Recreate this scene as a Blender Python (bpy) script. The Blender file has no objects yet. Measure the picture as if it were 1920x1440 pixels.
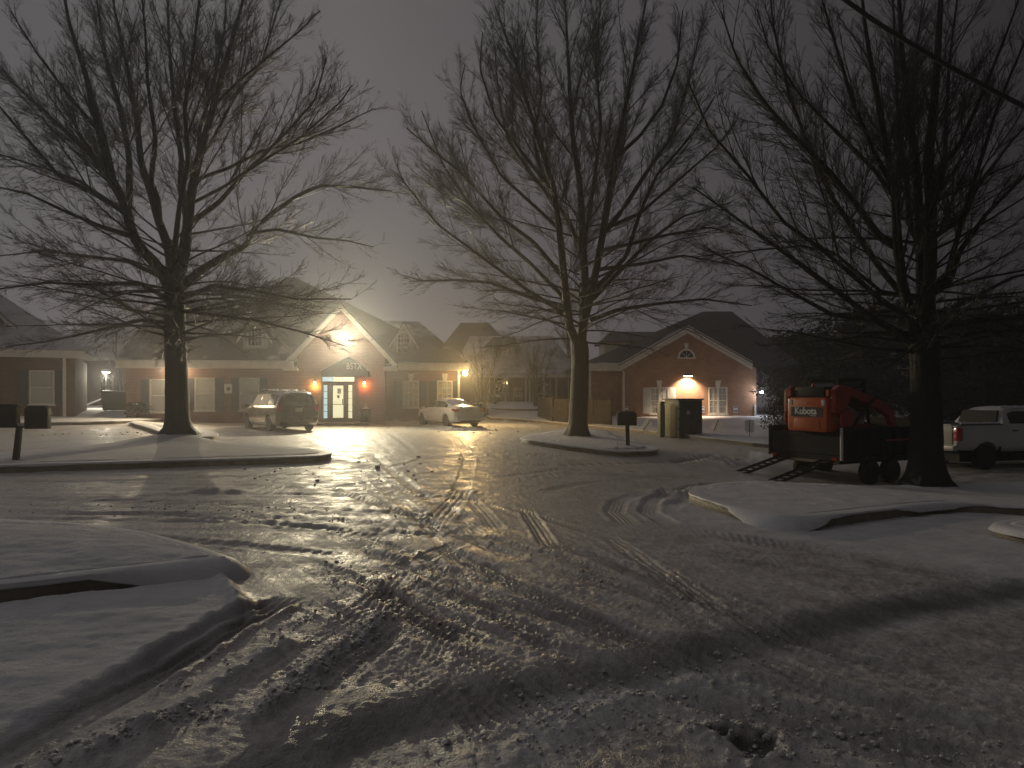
PW = dict(flood=5000, amber=1700, sconce=25, wall=850, cool=60, gap=600, lot=1400)
HAZE = 0.0024
SKY = [(0, (.100,.093,.097)), (.35, (.122,.113,.116)), (.62, (.083,.075,.081)), (1, (.015,.0135,.015))]
SUN = 0.22
import bpy, bmesh, math, random
import numpy as np
from mathutils import Vector, Matrix
from mathutils.geometry import tessellate_polygon
R = math.radians
random.seed(7)
scene = bpy.context.scene
COL = scene.collection
F = 1385.0; HOR = 738.0; CAMZ = 1.65; CX = 960.0

# ---------------------------------------------------------------- camera
cam = bpy.data.cameras.new('camera'); camo = bpy.data.objects.new('camera', cam); COL.objects.link(camo)
camo.location = (0, 0, CAMZ); camo.rotation_euler = (R(90), 0, 0)
cam.sensor_width = 36; cam.lens = 36 * F / 1920; cam.shift_y = (HOR - 720) / 1920
cam.clip_start = 0.05; cam.clip_end = 3000
scene.camera = camo

# ---------------------------------------------------------------- materials
def new_mat(name):
    m = bpy.data.materials.new(name); m.use_nodes = True
    nt = m.node_tree; b = nt.nodes['Principled BSDF']
    return m, nt, b
def N(nt, kind, **kw):
    n = nt.nodes.new(kind)
    for k, v in kw.items():
        if k in n.inputs.keys() if hasattr(n.inputs, 'keys') else False: n.inputs[k].default_value = v
        else: setattr(n, k, v)
    return n
def noise_node(nt, scale, detail=4, rough=0.55, coord='Object', stretch=(1, 1, 1), dist=0):
    tc = nt.nodes.new('ShaderNodeTexCoord'); mp = nt.nodes.new('ShaderNodeMapping')
    mp.inputs['Scale'].default_value = stretch
    n = nt.nodes.new('ShaderNodeTexNoise')
    n.inputs['Scale'].default_value = scale; n.inputs['Detail'].default_value = detail
    n.inputs['Roughness'].default_value = rough; n.inputs['Distortion'].default_value = dist
    nt.links.new(tc.outputs[coord], mp.inputs['Vector']); nt.links.new(mp.outputs['Vector'], n.inputs['Vector'])
    return n.outputs['Fac']
def ramp(nt, fac, stops):
    r = nt.nodes.new('ShaderNodeValToRGB'); e = r.color_ramp.elements
    while len(e) < len(stops): e.new(0.5)
    for el, (p, c) in zip(e, stops):
        el.position = p; el.color = (c[0], c[1], c[2], 1) if hasattr(c, '__len__') else (c, c, c, 1)
    nt.links.new(fac, r.inputs['Fac']); return r.outputs['Color']
def bump(nt, b, h, strength=0.4, dist=0.02, chain=None):
    n = nt.nodes.new('ShaderNodeBump'); n.inputs['Strength'].default_value = strength; n.inputs['Distance'].default_value = dist
    nt.links.new(h, n.inputs['Height'])
    if chain is not None: nt.links.new(chain, n.inputs['Normal'])
    nt.links.new(n.outputs['Normal'], b.inputs['Normal']); return n.outputs['Normal']
def simple(name, col, rough=0.6, metal=0.0, var=0.25, scale=6, bmp=0.15, coat=0.0, spec=0.5, emit=None, estr=0, dist=0.01):
    m, nt, b = new_mat(name)
    f = noise_node(nt, scale)
    lo = tuple(c * (1 - var) for c in col); hi = tuple(min(1, c * (1 + var)) for c in col)
    nt.links.new(ramp(nt, f, [(0.3, lo), (0.7, hi)]), b.inputs['Base Color'])
    f2 = noise_node(nt, scale * 5)
    nt.links.new(ramp(nt, f2, [(0.3, max(0.02, rough * 0.8)), (0.7, min(1, rough * 1.2))]), b.inputs['Roughness'])
    b.inputs['Metallic'].default_value = metal
    b.inputs['Specular IOR Level'].default_value = spec
    if coat: b.inputs['Coat Weight'].default_value = coat; b.inputs['Coat Roughness'].default_value = 0.06
    if bmp: bump(nt, b, f2, bmp, dist)
    if emit: b.inputs['Emission Color'].default_value = (*emit, 1); b.inputs['Emission Strength'].default_value = estr
    return m
def brick(name, c1, c2, mortar, rough=0.8):
    m, nt, b = new_mat(name)
    tc = nt.nodes.new('ShaderNodeTexCoord'); sp = nt.nodes.new('ShaderNodeSeparateXYZ'); nt.links.new(tc.outputs['Object'], sp.inputs[0])
    ad = nt.nodes.new('ShaderNodeMath'); nt.links.new(sp.outputs['X'], ad.inputs[0]); nt.links.new(sp.outputs['Y'], ad.inputs[1])
    cb = nt.nodes.new('ShaderNodeCombineXYZ'); nt.links.new(ad.outputs[0], cb.inputs['X']); nt.links.new(sp.outputs['Z'], cb.inputs['Y'])
    bt = nt.nodes.new('ShaderNodeTexBrick'); nt.links.new(cb.outputs[0], bt.inputs['Vector'])
    bt.inputs['Scale'].default_value = 1.0; bt.inputs['Brick Width'].default_value = 0.22; bt.inputs['Row Height'].default_value = 0.076
    bt.inputs['Mortar Size'].default_value = 0.008; bt.inputs['Mortar Smooth'].default_value = 0.2
    bt.inputs['Color1'].default_value = (*c1, 1); bt.inputs['Color2'].default_value = (*c2, 1); bt.inputs['Mortar'].default_value = (*mortar, 1)
    f = noise_node(nt, 1.3, 5)
    mx = nt.nodes.new('ShaderNodeMix'); mx.data_type = 'RGBA'; mx.blend_type = 'MULTIPLY'; mx.inputs[0].default_value = 0.7
    nt.links.new(bt.outputs['Color'], mx.inputs[6]); nt.links.new(ramp(nt, f, [(0.3, 0.62), (0.7, 1.15)]), mx.inputs[7])
    nt.links.new(mx.outputs[2], b.inputs['Base Color']); b.inputs['Roughness'].default_value = rough
    inv = nt.nodes.new('ShaderNodeMath'); inv.operation = 'SUBTRACT'; inv.inputs[0].default_value = 1; nt.links.new(bt.outputs['Fac'], inv.inputs[1])
    bump(nt, b, inv.outputs[0], 0.6, 0.012)
    return m
def roofmat(name, base, snow_lo, snow_hi, scale=0.5):
    """shingles with old snow lying in patches; snow_lo/hi = noise thresholds"""
    m, nt, b = new_mat(name)
    tc = nt.nodes.new('ShaderNodeTexCoord'); sp = nt.nodes.new('ShaderNodeSeparateXYZ'); nt.links.new(tc.outputs['Object'], sp.inputs[0])
    ad = nt.nodes.new('ShaderNodeMath'); nt.links.new(sp.outputs['X'], ad.inputs[0]); nt.links.new(sp.outputs['Y'], ad.inputs[1])
    cb = nt.nodes.new('ShaderNodeCombineXYZ'); nt.links.new(ad.outputs[0], cb.inputs['X']); nt.links.new(sp.outputs['Z'], cb.inputs['Y'])
    bt = nt.nodes.new('ShaderNodeTexBrick'); nt.links.new(cb.outputs[0], bt.inputs['Vector'])
    bt.inputs['Scale'].default_value = 1.0; bt.inputs['Brick Width'].default_value = 0.3; bt.inputs['Row Height'].default_value = 0.1
    bt.inputs['Mortar Size'].default_value = 0.012
    bt.inputs['Color1'].default_value = (*[c * 0.8 for c in base], 1); bt.inputs['Color2'].default_value = (*[c * 1.25 for c in base], 1); bt.inputs['Mortar'].default_value = (*[c * 0.4 for c in base], 1)
    f = noise_node(nt, scale, 6, 0.6)
    mx = nt.nodes.new('ShaderNodeMix'); mx.data_type = 'RGBA'
    nt.links.new(ramp(nt, f, [(snow_lo, 0.0), (snow_hi, 1.0)]), mx.inputs[0])
    nt.links.new(bt.outputs['Color'], mx.inputs[6]); mx.inputs[7].default_value = (0.5, 0.5, 0.52, 1)
    nt.links.new(mx.outputs[2], b.inputs['Base Color']); b.inputs['Roughness'].default_value = 0.75
    bump(nt, b, f, 0.5, 0.05)
    return m

M = {}
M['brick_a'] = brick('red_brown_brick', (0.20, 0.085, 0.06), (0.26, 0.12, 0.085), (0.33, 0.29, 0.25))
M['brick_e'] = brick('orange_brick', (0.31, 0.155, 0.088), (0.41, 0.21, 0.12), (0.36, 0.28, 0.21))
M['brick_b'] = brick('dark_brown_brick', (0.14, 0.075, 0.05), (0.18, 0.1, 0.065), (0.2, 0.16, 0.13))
M['trim'] = simple('white_painted_trim', (0.68, 0.66, 0.6), 0.5, var=0.12, scale=3, bmp=0.05)
M['siding'] = simple('pale_siding', (0.55, 0.54, 0.48), 0.6, var=0.12, scale=2)
M['roof_a'] = roofmat('shingle_roof_with_some_snow', (0.045, 0.047, 0.05), 0.5, 0.66)
M['roof_bare'] = roofmat('dark_shingle_roof', (0.04, 0.045, 0.048), 0.72, 0.85)
M['roof_snow'] = roofmat('snowy_shingle_roof', (0.06, 0.06, 0.065), 0.3, 0.5)
M['shutter'] = simple('slate_shutter', (0.05, 0.06, 0.07), 0.5)
M['shutter_white'] = simple('white_shutter', (0.7, 0.7, 0.66), 0.5, var=0.08)
M['blind'] = simple('window_blind', (0.33, 0.32, 0.29), 0.6, var=0.1)
M['glass_dark'] = simple('dark_window_glass', (0.02, 0.022, 0.025), 0.06, var=0.2, bmp=0, spec=0.8)
M['curtain'] = simple('curtain_cloth', (0.33, 0.32, 0.28), 0.85, var=0.15, scale=9)
M['bark'] = None
M['wood_fence'] = simple('weathered_fence_wood', (0.05, 0.037, 0.026), 0.8, var=0.35, scale=4, bmp=0.4)
M['concrete'] = simple('damp_concrete', (0.17, 0.145, 0.10), 0.6, var=0.35, scale=5, bmp=0.5)
M['black_metal'] = simple('black_painted_steel', (0.009, 0.009, 0.011), 0.6, var=0.3, spec=0.25)
M['black_plastic'] = simple('black_plastic', (0.009, 0.009, 0.010), 0.55, var=0.3, spec=0.3)
M['rubber'] = simple('tyre_rubber', (0.010, 0.010, 0.010), 0.75, var=0.4, scale=12, bmp=0.4)
M['rim'] = simple('wheel_metal', (0.42, 0.42, 0.42), 0.35, 0.75, var=0.15)
M['rim_dull'] = simple('dull_grey_wheel', (0.5, 0.5, 0.5), 0.5, 0.3, var=0.2)
M['van'] = simple('grey_brown_car_paint', (0.12, 0.095, 0.07), 0.3, 0.35, var=0.08, scale=2, bmp=0, coat=0.8)
M['sedan'] = simple('white_car_paint', (0.62, 0.62, 0.6), 0.28, 0.0, var=0.04, scale=2, bmp=0, coat=0.8)
M['pickup'] = simple('white_truck_paint', (0.44, 0.43, 0.42), 0.35, 0.0, var=0.08, scale=2, bmp=0, coat=0.6)
M['car_glass'] = simple('tinted_car_glass', (0.016, 0.018, 0.018), 0.05, var=0.2, bmp=0, spec=1.0, coat=0.5)
M['car_glass_wet'] = simple('frosted_car_glass', (0.05, 0.045, 0.032), 0.5, var=0.4, scale=5, bmp=0.05, spec=0.08)
M['tail'] = simple('red_tail_lens', (0.35, 0.012, 0.01), 0.15, var=0.15, bmp=0, coat=1.0)
M['chrome'] = simple('chrome_trim', (0.6, 0.6, 0.58), 0.18, 1.0, var=0.1, bmp=0)
M['plate'] = simple('licence_plate', (0.5, 0.5, 0.47), 0.4, var=0.1)
M['orange'] = simple('orange_machine_paint', (0.46, 0.082, 0.010), 0.35, var=0.12, scale=3, bmp=0.05, coat=0.4)
M['redarm'] = simple('red_orange_machine_paint', (0.26, 0.022, 0.010), 0.45, var=0.2, scale=3)
M['letter_white'] = simple('white_lettering', (0.75, 0.75, 0.72), 0.5, var=0.05, bmp=0)
M['letter_red'] = simple('red_lettering', (0.45, 0.05, 0.05), 0.5, var=0.05, bmp=0)
M['letter_grey'] = simple('pale_canvas_lettering', (0.5, 0.5, 0.46), 0.7, var=0.05, bmp=0)
M['letter_dark'] = simple('dark_lettering', (0.03, 0.03, 0.03), 0.6, var=0.05, bmp=0)
M['badge'] = simple('dark_badge_panel', (0.03, 0.028, 0.028), 0.4, var=0.1)
M['awning'] = simple('dark_green_canvas', (0.025, 0.032, 0.035), 0.8, var=0.2, bmp=0.2)
M['cab_light'] = simple('pale_green_cabinet_paint', (0.17, 0.19, 0.125), 0.55, var=0.14, scale=2.5, bmp=0.1)
M['cab_dark'] = simple('dark_green_cabinet_paint', (0.05, 0.055, 0.035), 0.5, var=0.2, scale=2)
M['sign_white'] = simple('white_sign_sheet', (0.8, 0.8, 0.76), 0.45, var=0.1)
M['sign_blue'] = simple('blue_sign_sheet', (0.05, 0.10, 0.32), 0.45, var=0.1)
M['frame_tan'] = simple('taupe_door_frame', (0.16, 0.13, 0.10), 0.5, var=0.12)
M['lit_yellow'] = simple('lit_room_glass', (0.5, 0.5, 0.4), 0.3, var=0.08, bmp=0, emit=(1.0, 0.93, 0.55), estr=0.8)
M['lit_white'] = simple('lit_transom_glass', (0.5, 0.5, 0.45), 0.3, var=0.08, bmp=0, emit=(1.0, 0.95, 0.65), estr=1.0)
M['lit_blue'] = simple('lit_cool_glass', (0.5, 0.5, 0.5), 0.3, var=0.08, bmp=0, emit=(0.62, 0.9, 0.92), estr=0.62)
M['flood_lens'] = simple('flood_lamp_lens', (1, 1, 1), 0.3, var=0, bmp=0, emit=(1.0, 0.93, 0.66), estr=160)
M['amber_lens'] = simple('amber_lamp_lens', (1, 1, 1), 0.3, var=0, bmp=0, emit=(1.0, 0.72, 0.3), estr=55)
M['sconce_orange'] = simple('orange_bulb', (1, 1, 1), 0.3, var=0, bmp=0, emit=(1.0, 0.62, 0.18), estr=26)
M['sconce_red'] = simple('red_orange_bulb', (1, 1, 1), 0.3, var=0, bmp=0, emit=(1.0, 0.42, 0.15), estr=26)
M['warm_bulb'] = simple('warm_white_bulb', (1, 1, 1), 0.3, var=0, bmp=0, emit=(1.0, 0.78, 0.55), estr=16)
M['cool_bulb'] = simple('cool_white_bulb', (1, 1, 1), 0.3, var=0, bmp=0, emit=(0.95, 0.95, 1.0), estr=40)
M['leafbush'] = simple('evergreen_leaf', (0.05, 0.052, 0.022), 0.85, var=0.5, scale=2, bmp=0, spec=.15)
M['leafdark'] = simple('dark_evergreen_leaf', (0.022, 0.027, 0.018), 0.9, var=0.4, scale=1, bmp=0, spec=.1)
M['snow_cap'] = simple('settled_snow', (0.60, 0.60, 0.62), 0.6, var=0.08, scale=7, bmp=0.4)
M['ice'] = simple('clear_ice_bead', (0.6, 0.6, 0.6), 0.05, var=0.0, bmp=0, spec=1.0, coat=1.0)

def bark_mat():
    m, nt, b = new_mat('wet_grey_bark')
    f = noise_node(nt, 9, 6, 0.65, stretch=(1, 1, 0.18))
    nt.links.new(ramp(nt, f, [(0.3, (0.007, 0.006, 0.005)), (0.55, (0.017, 0.015, 0.012)), (0.8, (0.036, 0.033, 0.026))]), b.inputs['Base Color'])
    nt.links.new(ramp(nt, f, [(0.3, 0.5), (0.7, 0.8)]), b.inputs['Roughness'])
    b.inputs['Specular IOR Level'].default_value = 0.3
    bump(nt, b, f, 1.0, 0.07); return m
M['bark'] = bark_mat()
def twig_mat():
    m, nt, b = new_mat('wet_twig_bark')
    f = noise_node(nt, 2.0, 2)
    nt.links.new(ramp(nt, f, [(0.3, (0.009, 0.0065, 0.006)), (0.7, (0.022, 0.016, 0.013))]), b.inputs['Base Color'])
    b.inputs['Roughness'].default_value = 0.42; b.inputs['Specular IOR Level'].default_value = 0.5
    return m
M['twig'] = twig_mat()

# ---------------------------------------------------------------- mesh collection
class MB:
    def __init__(s): s.v = []; s.f = []
    def add(s, vs, fs):
        o = len(s.v); s.v += [tuple(p) for p in vs]; s.f += [tuple(i + o for i in f) for f in fs]; return s
    def box(s, x0, x1, y0, y1, z0, z1):
        x0, x1 = sorted((x0, x1)); y0, y1 = sorted((y0, y1)); z0, z1 = sorted((z0, z1))
        return s.add([(x0,y0,z0),(x1,y0,z0),(x1,y1,z0),(x0,y1,z0),(x0,y0,z1),(x1,y0,z1),(x1,y1,z1),(x0,y1,z1)],
                     [(0,3,2,1),(4,5,6,7),(0,1,5,4),(1,2,6,5),(2,3,7,6),(3,0,4,7)])
    def prism(s, poly, a, b, axis='y'):
        """polygon of (p,q) extruded from a to b along axis; y: p=x q=z, x: p=y q=z, z: p=x q=y"""
        def pt(p, q, t): return {'y': (p, t, q), 'x': (t, p, q), 'z': (p, q, t)}[axis]
        n = len(poly)
        vs = [pt(p, q, a) for p, q in poly] + [pt(p, q, b) for p, q in poly]
        fs = [tuple(range(n)), tuple(range(2*n-1, n-1, -1))] + [(i, i+n, (i+1) % n + n, (i+1) % n) for i in range(n)]
        return s.add(vs, fs)
    def tube(s, pts, rad, k=8, cap=True):
        pts = [Vector(p) for p in pts]; n = len(pts)
        if not hasattr(rad, '__len__'): rad = [rad] * n
        vs = []; up = Vector((0.13, 0.21, 0.97))
        for i in range(n):
            t = (pts[min(i+1, n-1)] - pts[max(i-1, 0)]).normalized()
            a = t.cross(up)
            if a.length < 0.05: a = t.cross(Vector((1, 0, 0)))
            a.normalize(); b = t.cross(a)
            for j in range(k):
                an = 2*math.pi*j/k; vs.append(pts[i] + (a*math.cos(an) + b*math.sin(an)) * rad[i])
        fs = [(i*k+j, i*k+(j+1) % k, (i+1)*k+(j+1) % k, (i+1)*k+j) for i in range(n-1) for j in range(k)]
        if cap: fs += [tuple(range(k-1, -1, -1)), tuple(range((n-1)*k, n*k))]
        return s.add(vs, fs)
    def lathe(s, prof, k=24, axis='z', c=(0, 0, 0)):
        """prof: (r, h) list around axis through c"""
        vs = []
        for r, h in prof:
            for j in range(k):
                a = 2*math.pi*j/k; p, q = r*math.cos(a), r*math.sin(a)
                vs.append({'z': (c[0]+p, c[1]+q, c[2]+h), 'y': (c[0]+p, c[1]+h, c[2]+q), 'x': (c[0]+h, c[1]+p, c[2]+q)}[axis])
        n = len(prof)
        fs = [(i*k+j, i*k+(j+1) % k, (i+1)*k+(j+1) % k, (i+1)*k+j) for i in range(n-1) for j in range(k)]
        fs += [tuple(range(k-1, -1, -1)), tuple(range((n-1)*k, n*k))]
        return s.add(vs, fs)
    def build(s, name, mat, parent=None, smooth=False, bev=0, angle=35):
        me = bpy.data.meshes.new(name); me.from_pydata(s.v, [], s.f); me.validate()
        bm = bmesh.new(); bm.from_mesh(me); bmesh.ops.recalc_face_normals(bm, faces=bm.faces)
        if bev:
            es = [e for e in bm.edges if len(e.link_faces) == 2 and e.calc_face_angle(0) > R(30)]
            bmesh.ops.bevel(bm, geom=es, offset=bev, segments=2, affect='EDGES', profile=0.6, clamp_overlap=True)
        bm.to_mesh(me); bm.free()
        me.materials.append(M[mat] if isinstance(mat, str) else mat)
        if smooth or bev:
            me.polygons.foreach_set('use_smooth', [True]*len(me.polygons))
            try: me.set_sharp_from_angle(angle=R(angle))
            except Exception: pass
        o = bpy.data.objects.new(name, me); COL.objects.link(o)
        if parent: o.parent = parent
        return o
def tag(o, label=None, cat=None, group=None, kind=None):
    if label: o['label'] = label
    if cat: o['category'] = cat
    if group: o['group'] = group
    if kind: o['kind'] = kind
    return o
def empty(name, loc=(0,0,0), rz=0, label=None, cat=None, group=None, parent=None, kind=None):
    o = bpy.data.objects.new(name, None); COL.objects.link(o); o.location = loc; o.rotation_euler = (0, 0, rz)
    o.empty_display_size = 0.2
    if parent: o.parent = parent
    return tag(o, label, cat, group, kind)
def boxo(name, mat, parent, *a, bev=0): return MB().box(*a).build(name, mat, parent, bev=bev)
def copy_tree(o, parent=None):
    c = o.copy(); COL.objects.link(c); c.parent = parent
    for ch in [x for x in bpy.data.objects if x.parent == o]: copy_tree(ch, c)
    return c
def text_mesh(name, txt, size, mat, parent, loc, rot=(R(90),0,0), bold=0.0, extr=0.004, shear=0, spacing=1.0, xs=1.0):
    cu = bpy.data.curves.new(name, 'FONT'); cu.body = txt; cu.size = size; cu.extrude = extr; cu.offset = bold; cu.shear = shear
    cu.align_x = 'CENTER'; cu.align_y = 'CENTER'; cu.space_character = spacing
    t = bpy.data.objects.new(name, cu); COL.objects.link(t)
    dg = bpy.context.evaluated_depsgraph_get(); me = bpy.data.meshes.new_from_object(t.evaluated_get(dg))
    bpy.data.objects.remove(t); bpy.data.curves.remove(cu)
    me.materials.clear(); me.materials.append(M[mat])
    o = bpy.data.objects.new(name, me); COL.objects.link(o); o.parent = parent
    o.location = loc; o.rotation_euler = rot; o.scale = (xs, 1, 1); return o
def W(px, py, d): return Vector(((px-CX)*d/F, d, CAMZ-(py-HOR)*d/F))

class Fr:
    """a building's own frame: u right along the front, v back"""
    def __init__(s, px, d, z, ang): s.o = W(px, 0, d); s.o.z = z; s.a = R(ang); s.c = math.cos(s.a); s.s = math.sin(s.a)
    def u(s, px, v):
        k = (px-CX)/F  # ox+u c - v s = k (oy+u s+v c)
        return (k*(s.o.y+v*s.c) - s.o.x + v*s.s)/(s.c - k*s.s)
    def d(s, u, v): return s.o.y + u*s.s + v*s.c
    def z(s, py, u, v): return CAMZ-(py-HOR)*s.d(u, v)/F - s.o.z
    def w(s, u, v, z=0): return Vector((s.o.x+u*s.c-v*s.s, s.o.y+u*s.s+v*s.c, s.o.z+z))
# ---------------------------------------------------------------- terrain
CP = np.array([(-10,3,0),(0,3,0),(10,3,-.05),(0,10,-.02),(-10,10,.0),(10,10,-.3),(-13,16.5,.0),(-8,23,.05),(0,20,-.05),(3,25,-.12),(0,30,-.06),
 (-5,33,.0),(-4,38,-.02),(-10,37,.02),(-22,30,.2),(-25,36,.38),(-30,20,.1),(7,17,-.6),(10.5,18.7,-.9),(9.7,20.5,-.84),(15,23,-.78),(22,25,-.8),
 (9.5,28,-.42),(14,30,-.45),(6,35,-.2),(4,44,.03),(10,44.7,.1),(14,44,.1),(3,56,.8),(-5,60,.8),(0,48,.35),(-20,60,.5),(22,50,.1),(32,40,-.4),
 (20,10,-.6),(15,13,-.55),(28,15,-.9),(40,60,.3),(-40,60,.6),(-30,3,0),(30,3,-.3),(3.6,12.5,-.22)], dtype=float)
_c2 = 16.0
def _phi(a, b): return np.sqrt(((a[:, None, :]-b[None, :, :])**2).sum(-1) + _c2)
_A = np.block([[_phi(CP[:, :2], CP[:, :2]), np.ones((len(CP), 1))], [np.ones((1, len(CP))), np.zeros((1, 1))]])
_A[:len(CP), :len(CP)] -= np.eye(len(CP))*0.05
_wt = np.linalg.solve(_A, np.append(CP[:, 2], 0))
def base_z(x, y):
    x = np.atleast_1d(np.asarray(x, float)); y = np.atleast_1d(np.asarray(y, float)); sh = x.shape
    x = x.ravel(); y = y.ravel(); z = np.full(x.shape, _wt[-1])
    for i in range(len(CP)): z += _wt[i]*np.sqrt((x-CP[i, 0])**2+(y-CP[i, 1])**2+_c2)
    r = np.hypot(x, y-30); k = np.clip((r-45)/25, 0, 1); k = k*k*(3-2*k)
    return (z*(1-k)+0.55*k).reshape(sh)
def bz(x, y): return float(base_z(x, y)[0])
def G(px, py):
    """terrain point under a photograph position (2-D x,y)"""
    kx = (px-CX)/F; kz = (HOR-py)/F; d = 1.5; pd = d
    while d < 140:
        if CAMZ+kz*d < bz(kx*d, d): break
        pd = d; d += 0.5
    lo, hi = pd, d
    for _ in range(12):
        m = (lo+hi)/2
        if CAMZ+kz*m < bz(kx*m, m): hi = m
        else: lo = m
    return (kx*hi, hi)

# value noise
_rs = np.random.RandomState(11); _T = _rs.rand(256, 256)
def vn(x, y, s=0):
    x = x+s*17.3; y = y+s*31.7
    xi = np.floor(x).astype(int); yi = np.floor(y).astype(int); fx = x-xi; fy = y-yi
    fx = fx*fx*(3-2*fx); fy = fy*fy*(3-2*fy); x0 = xi & 255; x1 = (xi+1) & 255; y0 = yi & 255; y1 = (yi+1) & 255
    return (_T[x0, y0]*(1-fx)+_T[x1, y0]*fx)*(1-fy)+(_T[x0, y1]*(1-fx)+_T[x1, y1]*fx)*fy-0.5
def fbm(x, y, s=0, o=4, g=0.5):
    r = 0; a = 1
    for i in range(o): r = r+a*vn(x*2**i, y*2**i, s+i*3); a *= g
    return r
def aniso(x, y, deg, along, across, s, o=3):
    c, q = math.cos(R(deg)), math.sin(R(deg)); t = x*c+y*q; n = -x*q+y*c
    n = n+0.12*vn(t*0.4, n*0.4, s+9)
    return fbm(t/along, n/across, s, o)
def sstep(x, a, b):
    t = np.clip((x-a)/(b-a), 0, 1); return t*t*(3-2*t)
def poly_dist(x, y, P, closed=False):
    """distance, along, signed side, to polyline"""
    best = np.full(x.shape, 1e9); al = np.zeros(x.shape); sd = np.zeros(x.shape); acc = 0
    Q = list(P)+([P[0]] if closed else [])
    for a, b in zip(Q[:-1], Q[1:]):
        dx, dy = b[0]-a[0], b[1]-a[1]; L = math.hypot(dx, dy)
        if L < 1e-6: continue
        ux, uy = dx/L, dy/L; t = np.clip((x-a[0])*ux+(y-a[1])*uy, 0, L)
        ex = x-(a[0]+ux*t); ey = y-(a[1]+uy*t); dd = ex*ex+ey*ey; m = dd < best
        best[m] = dd[m]; al[m] = (acc+t)[m]; sd[m] = np.sign(-(ex*uy)+ey*ux)[m]; acc += L
    return np.sqrt(best), al, sd
def inside(x, y, P):
    r = np.zeros(x.shape, bool); n = len(P)
    for i in range(n):
        (xa, ya), (xb, yb) = P[i], P[(i+1) % n]
        c = ((ya > y) != (yb > y))
        with np.errstate(divide='ignore', invalid='ignore'):
            r ^= c & (x < (xb-xa)*(y-ya)/(yb-ya if yb != ya else 1e-9)+xa)
    return r
def smooth_poly(P, it=2, closed=True):
    for _ in range(it):
        Q = []; n = len(P)
        for i in range(n if closed else n-1):
            a, b = P[i], P[(i+1) % n]
            Q += [(a[0]*.8+b[0]*.2, a[1]*.8+b[1]*.2), (a[0]*.2+b[0]*.8, a[1]*.2+b[1]*.8)]
        P = Q if closed else [P[0]]+Q+[P[-1]]
    return P

KH = 0.14
RAISED = {
 'left_strip': [G(-500,908),G(-150,893),G(0,887),G(310,877),G(500,871),G(600,867),G(628,861),G(600,853),G(520,847),G(430,837),G(330,829),G(240,836),G(120,850),G(0,862),G(-500,880)],
 'left_nose': [G(240,797),G(280,809),G(315,823),G(350,829),G(405,827),G(412,819),G(340,804),G(262,795)],
 'tree_island': [G(975,832),G(1060,844),G(1150,856),G(1228,855),G(1236,848),G(1180,832),G(1130,815),G(1080,811),G(1020,817),G(980,826)],
 'right_island': [G(1287,940),G(1330,957),G(1400,977),G(1470,992),G(1540,990),G(1700,968),G(1800,958),G(2000,972),(14.5,15.0),(22,15.5),(26,18.5),(16,20.3),(13,19.9),(11.4,19.7),(9.3,18.8),(7.2,17.6),G(1430,914),G(1345,920),G(1302,928)],
 'near_verge': [G(-700,1190),G(-200,1155),G(0,1137),G(240,1106),G(345,1093),G(425,1083),G(415,1074),G(345,1048),G(230,1018),G(60,1003),G(-200,995),G(-700,985)],
 'far_right_verge': [G(1852,1003),G(1920,1020),G(2100,1050),(9,7.6),(13,8.5),(13,11),G(2060,985),G(1930,990)],
 'right_lawn': [G(900,786),G(1000,792),G(1100,802),G(1200,812),G(1300,824),G(1440,841),(13.0,26.8),(20,27.6),(45,29.5),(45,75),(4.5,75),(4.5,52),G(1012,775),G(960,778)],
 'left_lawn': [G(-500,806),G(0,800),G(100,798),G(245,795),(-17.3,41),(-17.4,58),(-60,58),(-60,34)],
 'porch_lawn': [G(872,768),G(960,770),G(1005,771),(3.9,53),(3.9,75),(-3.5,75),(-3.3,53)],
}
MOUND = {'left_strip': [(G(330,836), 1.6, 0.22)], 'tree_island': [(G(1095,822), 1.7, 0.2), (G(1140,826), 1.3, 0.10)], 'right_island': [(G(1737,925), 1.6, 0.1)],
         'near_verge': [((-5.0,7.3), 1.3, 0.035), ((-3.5,7.2), 0.8, 0.03)]}
RAISED = {k: smooth_poly(v, 2) if k not in ('right_lawn', 'left_lawn', 'porch_lawn') else smooth_poly(v, 1) for k, v in RAISED.items()}
SNOWTOP = {k: 0.035 for k in RAISED}; SNOWTOP['near_verge'] = 0.045; SNOWTOP['right_island'] = .025

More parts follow.
